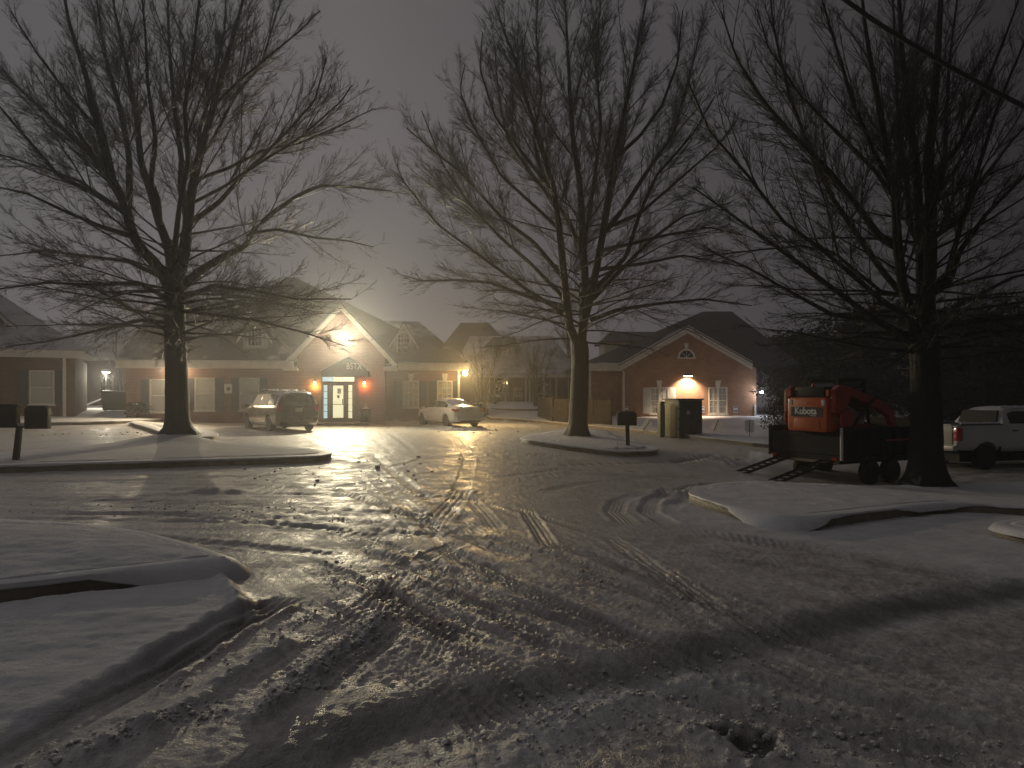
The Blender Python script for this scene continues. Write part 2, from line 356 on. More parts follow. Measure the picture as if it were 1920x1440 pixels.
def rline(pts): return [G(*p) for p in pts]
TRACKS = [  # photograph polyline, width, depth, grooves
 (rline([(-60,1470),(60,1388),(250,1282),(430,1178),(560,1113)]), .27, .05, 4),
 (rline([(380,1460),(560,1330),(690,1215),(760,1160)]), .22, .03, 3),
 (rline([(560,1115),(640,1090),(760,1060),(880,1010)]), .24, .015, 4),
 (rline([(640,1045),(720,1110),(800,1165),(880,1195),(930,1230)]), .22, .04, 3),
 (rline([(700,1040),(800,1090),(930,1150),(1080,1230)]), .2, .03, 3),
 (rline([(560,1000),(700,1040),(860,1075),(960,1110)]), .2, .015, 3),
 (rline([(780,1005),(900,1060),(1000,1110),(1180,1190),(1290,1235)]), .22, .03, 4),
 (rline([(900,1070),(1040,1150),(1200,1230),(1240,1250)]), .2, .025, 4),
 (rline([(1030,1010),(1120,1045),(1260,1100),(1420,1170),(1480,1190)]), .24, .032, 4),
 (rline([(1180,1010),(1340,1040),(1600,1110),(1760,1150)]), .22, .012, 3),
 (rline([(1250,1255),(1400,1300),(1640,1355),(1960,1420)]), .24, .03, 4),
 (rline([(1180,1340),(1330,1400),(1470,1445)]), .22, .03, 3),
 (rline([(1480,1240),(1640,1290),(1960,1350)]), .2, .015, 3),
 (rline([(780,1265),(830,1190),(880,1160)]), .25, .012, 5),
 (rline([(1180,985),(1150,960),(1160,940),(1200,925)]), .3, .02, 5),
 (rline([(1260,985),(1215,960),(1225,935),(1290,915),(1340,905)]), .3, .03, 5),
 (rline([(1250,960),(1262,945),(1300,935)]), .3, .04, 4),
 (rline([(-60,962),(300,962),(600,990),(760,1010)]), .24, .022, 3),
 (rline([(-60,935),(200,932),(420,925),(700,930)]), .24, .022, 3),
 (rline([(-60,903),(200,902),(450,893),(700,885)]), .24, .024, 3),
 (rline([(-60,990),(200,1003),(430,1020),(650,1045)]), .24, .022, 3),
 (rline([(200,915),(430,918),(640,912),(850,880)]), .24, .02, 3),
 (rline([(700,885),(800,860),(900,852),(1000,862)]), .3, .02, 3),
 (rline([(800,1000),(860,930),(880,860),(850,820)]), .3, .02, 3),
 (rline([(900,900),(1050,880),(1200,885),(1330,893)]), .3, .02, 3),
 (rline([(900,870),(1050,872),(1200,868),(1300,858)]), .3, .025, 3),
 (rline([(980,930),(1100,905),(1250,893),(1380,900)]), .3, .02, 3),
 (rline([(1236,870),(1290,862),(1340,855),(1420,868)]), .35, .05, 3),
 (rline([(0,818),(150,814),(300,815)]), .3, .03, 2),(rline([(0,832),(150,824),(300,822)]), .3, .03, 2),(rline([(-50,848),(120,838),(280,832)]), .3, .03, 2),
 (rline([(-50,808),(100,806),(260,806)]), .3, .025, 2),
 (rline([(1340,880),(1500,905),(1650,912),(1800,890),(1950,880)]), .3, .03, 3),
]
_r = random.Random(77)
MANY = []
def jig(pts, dx, dy): return rline([(a+_r.uniform(-dx, dx)*.25, b) for a, b in [(x+ox, y+oy) for ox, oy in [(_r.uniform(-dx, dx), _r.uniform(-dy, dy))] for x, y in pts]])
for i in range(15): MANY.append((jig([(780, 960), (950, 1035), (1150, 1110), (1420, 1200), (1700, 1290)], 260, 70), .20, _r.uniform(.010, .022), 3))
for i in range(12): MANY.append((jig([(-80, 930), (200, 935), (450, 940), (720, 955), (900, 970)], 60, 48), .2, _r.uniform(.010, .022), 3))
for i in range(9): MANY.append((jig([(560, 1060), (660, 1120), (800, 1190), (1000, 1290), (1150, 1400)], 150, 50), .19, _r.uniform(.005, .012), 3))
for i in range(12): MANY.append((jig([(1180, 1230), (1400, 1285), (1650, 1350), (1950, 1430)], 180, 55), .2, _r.uniform(.010, .022), 3))
for i in range(7): MANY.append((jig([(860, 880), (1000, 872), (1150, 880), (1300, 900), (1420, 930)], 110, 24), .22, _r.uniform(.008, .016), 3))
for i in range(6): MANY.append((jig([(640, 800), (720, 850), (800, 920), (900, 1000)], 90, 12), .22, _r.uniform(.008, .016), 3))
for i in range(6): MANY.append((jig([(430, 1400), (560, 1290), (680, 1190), (800, 1080)], 90, 50), .2, _r.uniform(.005, .012), 3))
for i in range(9): MANY.append((jig([(1250, 1000), (1500, 1040), (1750, 1085), (1950, 1120)], 80, 40), .2, _r.uniform(.008, .018), 3))
BERM = [  # slush ridges: polyline, width, height, lumpiness
 (rline([(290,1362),(400,1290),(530,1210)]), .10, .045, .3),
 (rline([(500,1335),(600,1250),(690,1180),(720,1160)]), .12, .05, 1.0),
 (rline([(410,1085),(470,1150)]), .10, .045, .6),
 (rline([(250,1370),(170,1420)]), .16, .04, 1.0),
 (rline([(900,1430),(1000,1350),(1100,1300),(1250,1270),(1400,1260)]), .2, .02, 1.0),
 (rline([(380,924),(440,922)]), .3, .07, .3),
 (rline([(620,862),(700,880)]), .25, .04, .4),
 (rline([(780,790),(860,806),(920,800)]), .5, .09, .8),
 (rline([(690,795),(740,792)]), .5, .12, .6),
 (rline([(1240,925),(1280,930),(1310,922)]), .3, .10, .6),
 (rline([(1290,850),(1360,868),(1440,872)]), .4, .05, .8),
]
FRESH = [G(-900,1700),G(-700,1180),G(-200,1160),G(0,1140),G(240,1110),G(420,1088),G(440,1100),G(478,1152),G(300,1248),G(0,1418),G(-300,1600)]
FRESH = smooth_poly(FRESH, 2)
STEP = [(-2.2,1.9)]+rline([(560,1440),(760,1350),(960,1305),(1250,1245),(1450,1195),(1700,1145),(1960,1100)])+[(9,6.5)]

def gsp(x, y):
    """extra setback of the snow step where the ground mesh is coarser"""
    dy = .016+np.maximum(0, y-4)**1.25*.0075; dx = .0155+np.maximum(0, np.abs(x)-2.8)*.0068
    return np.clip(np.maximum(dx, dy)-.03, 0, .30)
def relief(x, y):
    """returns height and surface attributes (fresh snow 0..1, wet 0..1)"""
    z = base_z(x, y); rr = np.zeros(x.shape); top = np.zeros(x.shape)
    for k, P in RAISED.items():
        xs = [p[0] for p in P]; ys = [p[1] for p in P]
        m = (x > min(xs)-.5) & (x < max(xs)+.5) & (y > min(ys)-.5) & (y < max(ys)+.5)
        if not m.any(): continue
        xm, ym = x[m], y[m]; D, al, _ = poly_dist(xm, ym, P, True); ins = inside(xm, ym, P)
        sd = np.where(ins, D, -D); gg = gsp(xm, ym); h = sstep(sd, .03+gg, .11+gg)*(KH+SNOWTOP[k])
        for (c, rad, hh) in MOUND.get(k, []):
            h = h+hh*np.exp(-((xm-c[0])**2+(ym-c[1])**2)/(rad*rad)*1.6)*sstep(sd, .05, .6)
        if k == 'near_verge': h = h+0.03*sstep(sd, .05, .9)
        z[m] += h; rr[m] = np.maximum(rr[m], sstep(sd, -.02, .06)); top[m] = np.maximum(top[m], sstep(sd, .1, .6))
    road = 1-rr
    fr = np.zeros(x.shape); m = (y < 9) & (x < 1)
    if m.any():
        D, al, _ = poly_dist(x[m], y[m], FRESH, True); ins = inside(x[m], y[m], FRESH); sdf = np.where(ins, D, -D)+.02*vn(x[m]*6, y[m]*6, 3)
        fr[m] = sstep(sdf, 0, .09); z[m] += .06*fr[m]*road[m]
        z[m] += -.03*fr[m]*(1-sstep(sdf, 0, .5))*0
    # smooth right-hand snow lying between island and street
    fr2 = sstep(x-0.9*(9.5-y), 1.7, 3.0)*sstep(y, 5.2, 6.6)*(1-sstep(y, 12, 14))*sstep(x, 1.5, 2.5)
    fresh = np.clip(np.maximum(fr, rr)+0.75*fr2, 0, 1)
    # step down to the street in front
    m = (y < 8)
    if m.any():
        D, al, sd = poly_dist(x[m], y[m], STEP); s = D*sd+.05*vn(x[m]*2.3, y[m]*2.3, 41)
        z[m] += -.065+.065*sstep(s, -.05, .42)
    # direction-stretched ruts
    far = np.clip(y/14, .35, 1.6)
    wl = (1-sstep(x, -1.5, 1.5))*sstep(y, 7.4, 9.0)*(1-sstep(y, 15, 18)); wc = np.exp(-((x-0.2)/2.6)**2)*(1-sstep(y, 7, 11)); wb = sstep(x+y*0.1, 0.6, 2)*(1-sstep(y, 4.0, 7)); wr = sstep(x, .5, 2.5)*(1-sstep(y, 9, 14))
    wt = 1-np.clip(wl+wc+wr, 0, 1)
    rough = road*(1-fresh*.93)*(.42-.14*sstep(y, 9, 20))
    z += rough*wl*.040*aniso(x, y, 3, 2.4, .17, 1, 3)
    z += rough*wc*.020*aniso(x, y, -62, 1.1, .075, 2, 3)
    z += rough*wc*.014*aniso(x, y, 75, .8, .07, 5, 3)*(1-sstep(x, -.6, .6))
    z += (rough*.022+.006*road)*wr*aniso(x, y, -45, 2.0, .11, 3, 3)
    z += rough*wb*.020*aniso(x, y, -33, 1.0, .06, 4, 3)
    z += rough*wt*.014*aniso(x, y, 8, 1.8, .20, 6, 3)+rough*wt*.010*aniso(x, y, 70, 1.5, .2, 7, 2)
    clod = np.maximum(0, fbm(x*13, y*13, 21, 3)); cl2 = np.maximum(0, fbm(x*3.1, y*3.1, 25, 3))
    patch = sstep(vn(x*.9, y*.9, 31), -.12, .22)
    z += rough*(.016*clod*patch+.012*fbm(x*8, y*8, 27, 3)+.004*cl2)
    hv = np.where(y < 9, 1, .6)
    z += rough*hv*.012*fbm(x*28, y*28, 29, 2)
    m = y < 10
    gr = np.abs(fbm(x[m]*17, y[m]*14, 43, 3)); pm = sstep(vn(x[m]*1.6, y[m]*1.6, 44), -.25, .2); z[m] += road[m]*(1-fresh[m]*.95)*pm*(.020*np.maximum(0, .34-gr)-.003)*(1-sstep(y[m], 7, 10))
    # trampled / wind-marked fresh snow
    z += np.maximum(fresh, rr)*(.020*fbm(x*2.6, y*3.6, 33, 3)+.010*fbm(x*8, y*12, 35, 2))
    z += top*sstep(x, 4, 6)*(y < 22)*.035*np.maximum(0, fbm(x*3.3, y*2.6, 37, 3))
    z += top*(y > 30)*.03*fbm(x*2, y*2, 39, 3)
    wet_shade = np.zeros(x.shape)
    for P, w, dep, n in TRACKS+MANY:
        xs = [p[0] for p in P]; ys = [p[1] for p in P]
        m = (x > min(xs)-1) & (x < max(xs)+1) & (y > min(ys)-1) & (y < max(ys)+1)
        if not m.any(): continue
        xm, ym = x[m]+.03*vn(x[m]*1.2, y[m]*1.2, 51), y[m]; D, al, sg = poly_dist(xm, ym, P); s = D*sg
        q = D/(w*.5); inn = 1-sstep(q, .8, 1.1); Lt = sum(math.hypot(P[q+1][0]-P[q][0], P[q+1][1]-P[q][1]) for q in range(len(P)-1)); fade = sstep(vn(al*.7, al*0+n, 52), -.5, -.1)*sstep(al, .0, .5)*(1-sstep(al, Lt-.5, Lt-.02))
        g = -dep*inn+(.006+.22*min(dep, .02))*inn*np.cos(2*math.pi*s/(w/n))*(ym < 13)+.003*inn*np.cos(2*math.pi*al/.07+s*30)*(ym < 7)
        lump = .5+1.2*np.maximum(0, vn(al*9, s*9, 53)+.2)
        g += dep*.75*lump*np.exp(-((q-1.35)/.28)**2)
        z[m] += g*road[m]*fade*(1 if dep > .045 else .62); wet_shade[m] = np.maximum(wet_shade[m], inn*fade*np.clip((dep-.012)/.035, 0, .8))
    for P, w, hh, lum in BERM:
        xs = [p[0] for p in P]; ys = [p[1] for p in P]
        m = (x > min(xs)-1) & (x < max(xs)+1) & (y > min(ys)-1) & (y < max(ys)+1)
        if not m.any(): continue
        xm, ym = x[m], y[m]; D, al, sg = poly_dist(xm, ym, P); D = D+w*.5*vn(xm*7, ym*7, 55)*lum
        pr = np.exp(-(D/w)**2*1.8)*(1+lum*1.3*fbm(xm*11, ym*11, 56, 3)); z[m] += hh*np.maximum(0, pr)*road[m]
        fresh[m] = np.maximum(fresh[m], .5*np.clip(np.exp(-(D/w)**2*1.8), 0, 1))
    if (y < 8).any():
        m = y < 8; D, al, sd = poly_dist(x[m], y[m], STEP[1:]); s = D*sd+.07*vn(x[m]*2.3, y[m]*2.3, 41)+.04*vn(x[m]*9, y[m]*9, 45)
        s = s+.09*vn(x[m]*5, y[m]*5, 46); band = sstep(s, -.16, .10)*(1-sstep(s, .14, .50))*(.75+.5*vn(x[m]*3, y[m]*3, 47)); wet_shade[m] = np.maximum(wet_shade[m], band*.85); fresh[m] = fresh[m]*(1-.8*np.clip(band, 0, 1))  # dark band: wet slush, plus the shade of the near-facing slope painted in
    # dug hole in the near slush
    for hx, hy, r0 in ((*G(1405,1368), .17), (*G(1350,1353), .09)):
        D = np.hypot(x-hx, (y-hy)*1.2)+.10*vn(x*9, y*9, 61)+.09*vn(x*24, y*24, 62); z += -.045*(1-sstep(D, r0*.3, r0))+.022*np.exp(-((D-r0*1.25)/.05)**2)*(1+vn(x*30, y*30, 63)); wet_shade = np.maximum(wet_shade, 1-sstep(D, r0*.7, r0))
    return z, fresh*1.0, wet_shade, rr

def axis_pts(spec):
    out = []
    for a, b, st in spec: out += list(np.arange(a, b, st))
    return np.array(out)
ys = [1.6]
while ys[-1] < 420:
    y = ys[-1]; ys.append(y + max(.016, .016+(max(0, y-4))**1.25*.0075) if y < 60 else y + (y-50)*.25)
ys = np.array(ys)
xh = [0.0]
while xh[-1] < 420:
    a = xh[-1]; xh.append(a + (.0155 if a < 2.8 else .0155+(a-2.8)*.0068 if a < 40 else .26+(a-40)*.2))
xh = np.array(xh); xsr = np.concatenate([-xh[:0:-1], xh])
X, Y = np.meshgrid(xsr, ys); print('ground grid', X.shape, X.size)
Z, FRa, WET_SHADEa, RRa = relief(X.ravel(), Y.ravel())
nx, ny = len(xsr), len(ys)
def grid_mesh(name, sel, label_kind='structure'):
    """sel: mask over quads (ny-1, nx-1)"""
    j, i = np.nonzero(sel); a = j*nx+i; quads = np.stack([a, a+1, a+nx+1, a+nx], 1)
    used = np.unique(quads); remap = np.full(nx*ny, -1); remap[used] = np.arange(len(used)); quads = remap[quads]
    co = np.stack([X.ravel()[used], Y.ravel()[used], Z[used]], 1).astype(np.float32)
    me = bpy.data.meshes.new(name); me.vertices.add(len(co)); me.vertices.foreach_set('co', co.ravel())
    nq = len(quads); me.loops.add(nq*4); me.loops.foreach_set('vertex_index', quads.ravel().astype(np.int32))
    me.polygons.add(nq); me.polygons.foreach_set('loop_start', np.arange(0, nq*4, 4, dtype=np.int32)); me.polygons.foreach_set('loop_total', np.full(nq, 4, dtype=np.int32))
    me.polygons.foreach_set('use_smooth', np.ones(nq, bool)); me.update(calc_edges=True)
    for an, arr in (('fresh', FRa), ('wet', WET_SHADEa)):
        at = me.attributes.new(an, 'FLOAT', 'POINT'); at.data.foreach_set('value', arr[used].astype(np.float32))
    o = bpy.data.objects.new(name, me); COL.objects.link(o); o['kind'] = 'structure'; return o
def snow_mat():
    m, nt, b = new_mat('snow_and_packed_slush')
    L = nt.links.new
    a1 = nt.nodes.new('ShaderNodeAttribute'); a1.attribute_name = 'fresh'; a2 = nt.nodes.new('ShaderNodeAttribute'); a2.attribute_name = 'wet'
    n1 = noise_node(nt, 2.2, 6, .65); n2 = noise_node(nt, 14, 5, .6); n3 = noise_node(nt, 60, 3, .6)
    packed = ramp(nt, n1, [(.30, (.34, .32, .295)), (.48, (.48, .46, .435)), (.68, (.60, .585, .565))])
    dirty = ramp(nt, n2, [(.35, .72), (.65, 1.1)])
    mu = nt.nodes.new('ShaderNodeMix'); mu.data_type = 'RGBA'; mu.blend_type = 'MULTIPLY'; mu.inputs[0].default_value = 1; L(packed, mu.inputs[6]); L(dirty, mu.inputs[7])
    mw = nt.nodes.new('ShaderNodeMix'); mw.data_type = 'RGBA'; L(a2.outputs['Fac'], mw.inputs[0]); L(mu.outputs[2], mw.inputs[6]); mw.inputs[7].default_value = (.11, .10, .09, 1)  # dark slush colour; also carries the painted shade of the step band
    mf = nt.nodes.new('ShaderNodeMix'); mf.data_type = 'RGBA'; L(a1.outputs['Fac'], mf.inputs[0]); L(mw.outputs[2], mf.inputs[6])
    L(ramp(nt, n1, [(.3, (.58, .58, .60)), (.7, (.70, .70, .72))]), mf.inputs[7]); L(mf.outputs[2], b.inputs['Base Color'])
    # ice glaze on the packed part
    r1 = ramp(nt, n1, [(.36, .32), (.48, .45), (.62, .62)]); mr = nt.nodes.new('ShaderNodeMix'); mr.data_type = 'FLOAT'
    L(a1.outputs['Fac'], mr.inputs[0]); L(r1, mr.inputs[2]); mr.inputs[3].default_value = .7; L(mr.outputs[0], b.inputs['Roughness'])
    ms = nt.nodes.new('ShaderNodeMix'); ms.data_type = 'FLOAT'; L(a1.outputs['Fac'], ms.inputs[0]); ms.inputs[2].default_value = .5; ms.inputs[3].default_value = .15; L(ms.outputs[0], b.inputs['Specular IOR Level'])
    n4 = noise_node(nt, 25, 5, .75); c1 = bump(nt, b, n2, .35, .03); c2 = bump(nt, b, n4, .6, .02, c1); c3 = bump(nt, b, n3, .8, .012, c2)
    return m
M['snow'] = snow_mat()
RQ = RRa.reshape(ny, nx); quad_r = (RQ[:-1, :-1]+RQ[1:, :-1]+RQ[:-1, 1:]+RQ[1:, 1:])/4
FQ = FRa.reshape(ny, nx)
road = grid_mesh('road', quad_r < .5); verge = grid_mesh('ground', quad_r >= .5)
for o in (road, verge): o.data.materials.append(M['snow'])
road['label'] = 'packed snow and slush with tyre tracks over the road and parking lot'; verge['label'] = 'smooth settled snow on raised verges and islands'
def gz(x, y):
    z, f, w, r = relief(np.array([float(x)]), np.array([float(y)])); return float(z[0])

# kerbs: concrete stones with a snow lip
def kerb(k, exposed):
    P = RAISED[k]; pts = []
    n = len(P)
    for i in range(n):
        a, b = P[i], P[(i+1) % n]; L = math.hypot(b[0]-a[0], b[1]-a[1]); m = max(1, int(L/.12))
        for j in range(m): pts.append((a[0]+(b[0]-a[0])*j/m, a[1]+(b[1]-a[1])*j/m))
    area = sum(P[i][0]*P[(i+1) % n][1]-P[(i+1) % n][0]*P[i][1] for i in range(n)); sg = 1 if area > 0 else -1
    N_ = len(pts); A = np.array(pts); T = np.roll(A, -1, 0)-np.roll(A, 1, 0); T /= np.linalg.norm(T, axis=1)[:, None]+1e-9
    nin = np.stack([-T[:, 1], T[:, 0]], 1)*sg; zb = base_z(A[:, 0], A[:, 1])
    vis = (A[:, 1] < 60) & (A[:, 1] > 2) & (np.abs(A[:, 0]) < 40)
    ex = np.array([exposed(p[0], p[1]) for p in pts])
    ex = (ex+np.roll(ex, 1)+np.roll(ex, -1)+np.roll(ex, 2)+np.roll(ex, -2))/5.0
    nz = vn(A[:, 0]*2.2, A[:, 1]*2.2, 71)*.7+vn(A[:, 0]*3.7, A[:, 1]*3.7, 72)*.4*1; st = SNOWTOP[k]
    def sweep(prof, name, mat):
        V = []; Fc = []; K = len(prof[0]) if isinstance(prof, list) else prof.shape[1]
        for i in range(N_):
            for (o, z) in prof[i]: V.append((A[i, 0]+nin[i, 0]*o, A[i, 1]+nin[i, 1]*o, zb[i]+z))
        for i in range(N_):
            j = (i+1) % N_
            if not (vis[i] and vis[j]): continue
            for q in range(K-1): Fc.append((i*K+q, j*K+q, j*K+q+1, i*K+q+1))
        o = MB(); o.v = V; o.f = Fc; ob = o.build(name, mat, None, smooth=True, angle=50); ob['kind'] = 'structure'; return ob
    kp = [[(0.0, -.12), (0.004, .0), (.012, KH-.02), (.03, KH), (.15, KH), (.15, -.05)] for i in range(N_)]
    sweep(kp, 'kerb', 'concrete')
    sp = []; g2 = gsp(A[:, 0], A[:, 1])
    for i in range(N_):
        e = ex[i]; w = nz[i]
        if st > .08: lip = -.10-.10*w
        else: lip = -.015-.05*w
        drop = (KH-.015-.05*abs(w))*e + (-.04)*(1-e); out = lip*e+(-.24-.12*w)*(1-e); H = KH+st
        sp.append([(out+.012, drop), (out, drop+.012), (out*.85, drop+(H-drop)*.35), (out*.45, drop+(H-drop)*.72), (out*.1+.02, H-.012+.006*w), (.11+g2[i], H-.002+.008*w), (.17+g2[i]*1.3, H-.028), (.28+g2[i]*2.1, H-.12)])
    sweep(sp, 'snow_edge', 'snow_cap')
kerb('left_strip', lambda x, y: 1.0)
kerb('left_nose', lambda x, y: 1.0)
kerb('tree_island', lambda x, y: 1.0)
def exr(x, y):
    px = CX+F*x/y
    if y < 14.5: return 1.0 if (px < 1405 or 1535 < px < 1700 or px > 1800) else (.6 if 1700 <= px <= 1800 else 0.0)
    return 0.0
kerb('right_island', exr)
kerb('near_verge', lambda x, y: 1.0 if (CX+F*x/y) < 262 and y < 7.2 else 0.0)
kerb('far_right_verge', lambda x, y: 0.7)
kerb('right_lawn', lambda x, y: 1.0)
kerb('left_lawn', lambda x, y: 1.0)
kerb('porch_lawn', lambda x, y: 1.0)
# ---------------------------------------------------------------- trees
def norm(a): return a/(np.linalg.norm(a, axis=-1, keepdims=True)+1e-9)
def tubes(batches, sidesf):
    """batches: list of (P[B,n,3], R[B,n], k) -> verts, quads"""
    VV = []; FF = []; off = 0
    for P, Rr, k in batches:
        B, n, _ = P.shape
        T = np.empty_like(P); T[:, 1:-1] = P[:, 2:]-P[:, :-2]; T[:, 0] = P[:, 1]-P[:, 0]; T[:, -1] = P[:, -1]-P[:, -2]; T = norm(T)
        ref = np.tile(np.array([.31, .17, .93]), (B, n, 1)); bad = np.abs((T*ref).sum(-1)) > .95; ref[bad] = (1, 0, 0)
        A = norm(np.cross(T, ref)); Bv = np.cross(T, A)
        an = np.arange(k)*2*math.pi/k
        ring = P[:, :, None, :]+(A[:, :, None, :]*np.cos(an)[None, None, :, None]+Bv[:, :, None, :]*np.sin(an)[None, None, :, None])*Rr[:, :, None, None]
        VV.append(ring.reshape(-1, 3))
        b = np.arange(B)[:, None, None]; i = np.arange(n-1)[None, :, None]; j = np.arange(k)[None, None, :]
        a0 = off+(b*n+i)*k+j; a1 = off+(b*n+i)*k+(j+1) % k
        FF.append(np.stack([a0, a1, a1+k, a0+k], -1).reshape(-1, 4)); off += B*n*k
    return np.concatenate(VV), np.concatenate(FF)
def np_mesh(name, V, Q, mat, parent=None, smooth=True):
    me = bpy.data.meshes.new(name); me.vertices.add(len(V)); me.vertices.foreach_set('co', V.astype(np.float32).ravel())
    n, c = Q.shape; me.loops.add(n*c); me.loops.foreach_set('vertex_index', Q.astype(np.int32).ravel())
    me.polygons.add(n); me.polygons.foreach_set('loop_start', np.arange(0, n*c, c, dtype=np.int32)); me.polygons.foreach_set('loop_total', np.full(n, c, dtype=np.int32))
    me.polygons.foreach_set('use_smooth', np.full(n, smooth)); me.update(calc_edges=True); me.materials.append(M[mat])
    o = bpy.data.objects.new(name, me); COL.objects.link(o)
    if parent: o.parent = parent
    return o
def resample(P, n):
    P = np.array(P, float); s = np.concatenate([[0], np.cumsum(np.linalg.norm(np.diff(P, axis=0), axis=1))]); t = np.linspace(0, s[-1], n)
    return np.stack([np.interp(t, s, P[:, i]) for i in range(3)], 1)
def spawn(rs, P, Rr, spacing, lo, ang, lenf, lmax, lmin, rfac, n, trop, wander, zmin=None, flat=0.0, kink=0.0):
    """children along every branch of the batch"""
    B, m, _ = P.shape; seg = np.linalg.norm(np.diff(P, axis=1), axis=2); L = seg.sum(1)
    cnt = np.maximum(1, np.round(L*(1-lo)/spacing*rs.uniform(.8, 1.2, B)).astype(int)); idx = np.repeat(np.arange(B), cnt); K = len(idx)
    t = lo+(1-lo)*rs.rand(K)**.9; f = t*(m-1); i0 = np.minimum(f.astype(int), m-2); w = (f-i0)[:, None]
    p0 = P[idx, i0]*(1-w)+P[idx, i0+1]*w; T = norm(P[idx, i0+1]-P[idx, i0]); r0 = Rr[idx, i0]*(1-w[:, 0])+Rr[idx, i0+1]*w[:, 0]
    ref = np.tile(np.array([0, 0, 1.0]), (K, 1)); A = norm(np.cross(T, ref)+1e-4); Bv = np.cross(T, A)
    ph = rs.rand(K)*2*math.pi
    if flat > 0:  # prefer sideways shoots
        s = rs.choice([0, math.pi], K)+rs.normal(0, 1.0-flat*.6, K); ph = np.where(rs.rand(K) < flat, s, ph)
    al = np.radians(rs.normal(ang, 9, K))*(1-.35*t)
    D = T*np.cos(al)[:, None]+(A*np.cos(ph)[:, None]+Bv*np.sin(ph)[:, None])*np.sin(al)[:, None]; D = norm(D)
    ln = np.clip(lenf*L[idx]*(1-.72*t)*rs.uniform(.55, 1.25, K), lmin, lmax)*np.where(rs.rand(K) < .12, .5, 1)
    rr = np.minimum(r0*.62, rfac*ln+.0022)
    Q = np.empty((K, n, 3)); Q[:, 0] = p0; d = D.copy(); st = (ln/(n-1))[:, None]
    for j in range(1, n):
        d = norm(d+np.array(trop)[None, :]*(1.0/(n-1))+rs.normal(0, wander, (K, 3))+ (T*kink/(n-1)))
        Q[:, j] = Q[:, j-1]+d*st
    tt = np.linspace(0, 1, n)[None, :]; RR = rr[:, None]*(1-.75*tt)+.0012
    if zmin is not None:
        ok = Q[:, -1, 2] > zmin; Q = Q[ok]; RR = RR[ok]
    return Q, RR
def tree(name, label, base_px, d, trunk_px, limbs, seed, r_tw=1.0, laterals=None, dens=1.0, group=None, beads=0, spans=(.16,.62), tag_kind='tree'):
    rs = np.random.RandomState(seed); bx, by = W(base_px[0], 0, d).x, d; z0 = gz(bx, by)-.05
    root = empty(name, (bx, by, z0), 0, label, tag_kind, group); O = np.array([bx, by, z0])
    # trunk: photograph widths -> radii
    TP = [np.array(W(px, py, d)) for px, py, w in trunk_px]; TR = [w*d/F/2 for px, py, w in trunk_px]
    TP[0][2] = z0; tp = resample(TP, 22); s = np.concatenate([[0], np.cumsum(np.linalg.norm(np.diff(np.array(TP), axis=0), axis=1))]); tr = np.interp(np.linspace(0, s[-1], 22), s, TR)
    k = 44; V = []; 
    for i in range(22):
        for j in range(k):
            a = 2*math.pi*j/k; hgt = tp[i, 2]-z0; fl = 1+.38*math.exp(-hgt/.22)*(1+.5*math.sin(a*5+seed+.6*math.sin(a*2)))+.05*vn(np.array([a*1.6+i*.3]), np.array([i*.5]), seed)[0]+.075*abs(vn(np.array([a*5.6]), np.array([i*.35]), seed+3)[0])
            V.append(tp[i]+np.array([math.cos(a), math.sin(a), 0])*tr[i]*fl-O)
    Q = np.array([(i*k+j, i*k+(j+1) % k, (i+1)*k+(j+1) % k, (i+1)*k+j) for i in range(21) for j in range(k)])
    tk = np_mesh('trunk', np.array(V), Q, 'bark', root)
    # main limbs
    n0 = 26; LP = []; LR = []
    for li in limbs:
        pts, w0, w1, dd = li
        pts = list(pts); ty = [q[1] for q in trunk_px]; tx = [q[0] for q in trunk_px]
        if pts[0][1] > ty[-1]:
            cxx = float(np.interp(-pts[0][1], [-v for v in ty], tx)); pts[0] = (pts[0][0]*.3+cxx*.7, pts[0][1]+6)
        P = [np.array(W(px, py, d+dd*(i/(len(pts)-1))**.8)) for i, (px, py) in enumerate(pts)]
        P = resample(P, n0); L = np.linalg.norm(np.diff(P, axis=0), axis=1).sum()
        jit = np.cumsum(rs.normal(0, .003*L/n0*3, (n0, 3)), 0); jit[0] = 0; P = P+jit
        LP.append(P); LR.append(np.linspace(w0, w1, n0)*d/F/2)
    if laterals:
        for (pz0, pz1, num, lmin, lmax, el0, el1, droop) in laterals:
            for q in range(num):
                az = 2*math.pi*(q+rs.uniform(-.3, .3))/num*2.3998*1.0+q*.7; py = pz0+(pz1-pz0)*((q+.5)/num); hz = float(np.array(W(0, py, d))[2])
                i = int(np.argmin(np.abs(tp[:, 2]-hz))); c = tp[i] if hz < tp[-1, 2] else tp[-1]; st = np.array([c[0], c[1], hz]); el = R(rs.uniform(el0, el1)); L = rs.uniform(lmin, lmax)
                dv = np.array([math.cos(az)*math.cos(el), math.sin(az)*math.cos(el), math.sin(el)]); P = [st]; 
                for j in range(1, n0):
                    dv = norm(dv+np.array([0, 0, droop/n0])+rs.normal(0, .035, 3)); P.append(P[-1]+dv*L/(n0-1))
                LP.append(np.array(P)); LR.append(np.linspace(.017*L**.6, .005, n0))
    P0 = np.stack(LP); R0 = np.stack(LR); zt = z0+1.9
    nm = len(limbs)
    PS, RS = spawn(rs, P0[:nm], R0[:nm], .62/dens, .18, 30, .50, 4.5, .9, .0066, 18, (0, 0, .26), .024, zt, .2)
    PA, RA = spawn(rs, P0, R0, .34/dens, spans[0], 38, .36, 2.6, .45, .0046, 10, (0, 0, .20), .035, zt, .25)
    PB, RB = spawn(rs, PS, RS, .30/dens, .12, 34, .46, 2.2, .4, .0044, 10, (0, 0, .18), .035, zt, .2)
    P1 = np.concatenate([PA, PB]); R1 = np.concatenate([RA, RB])
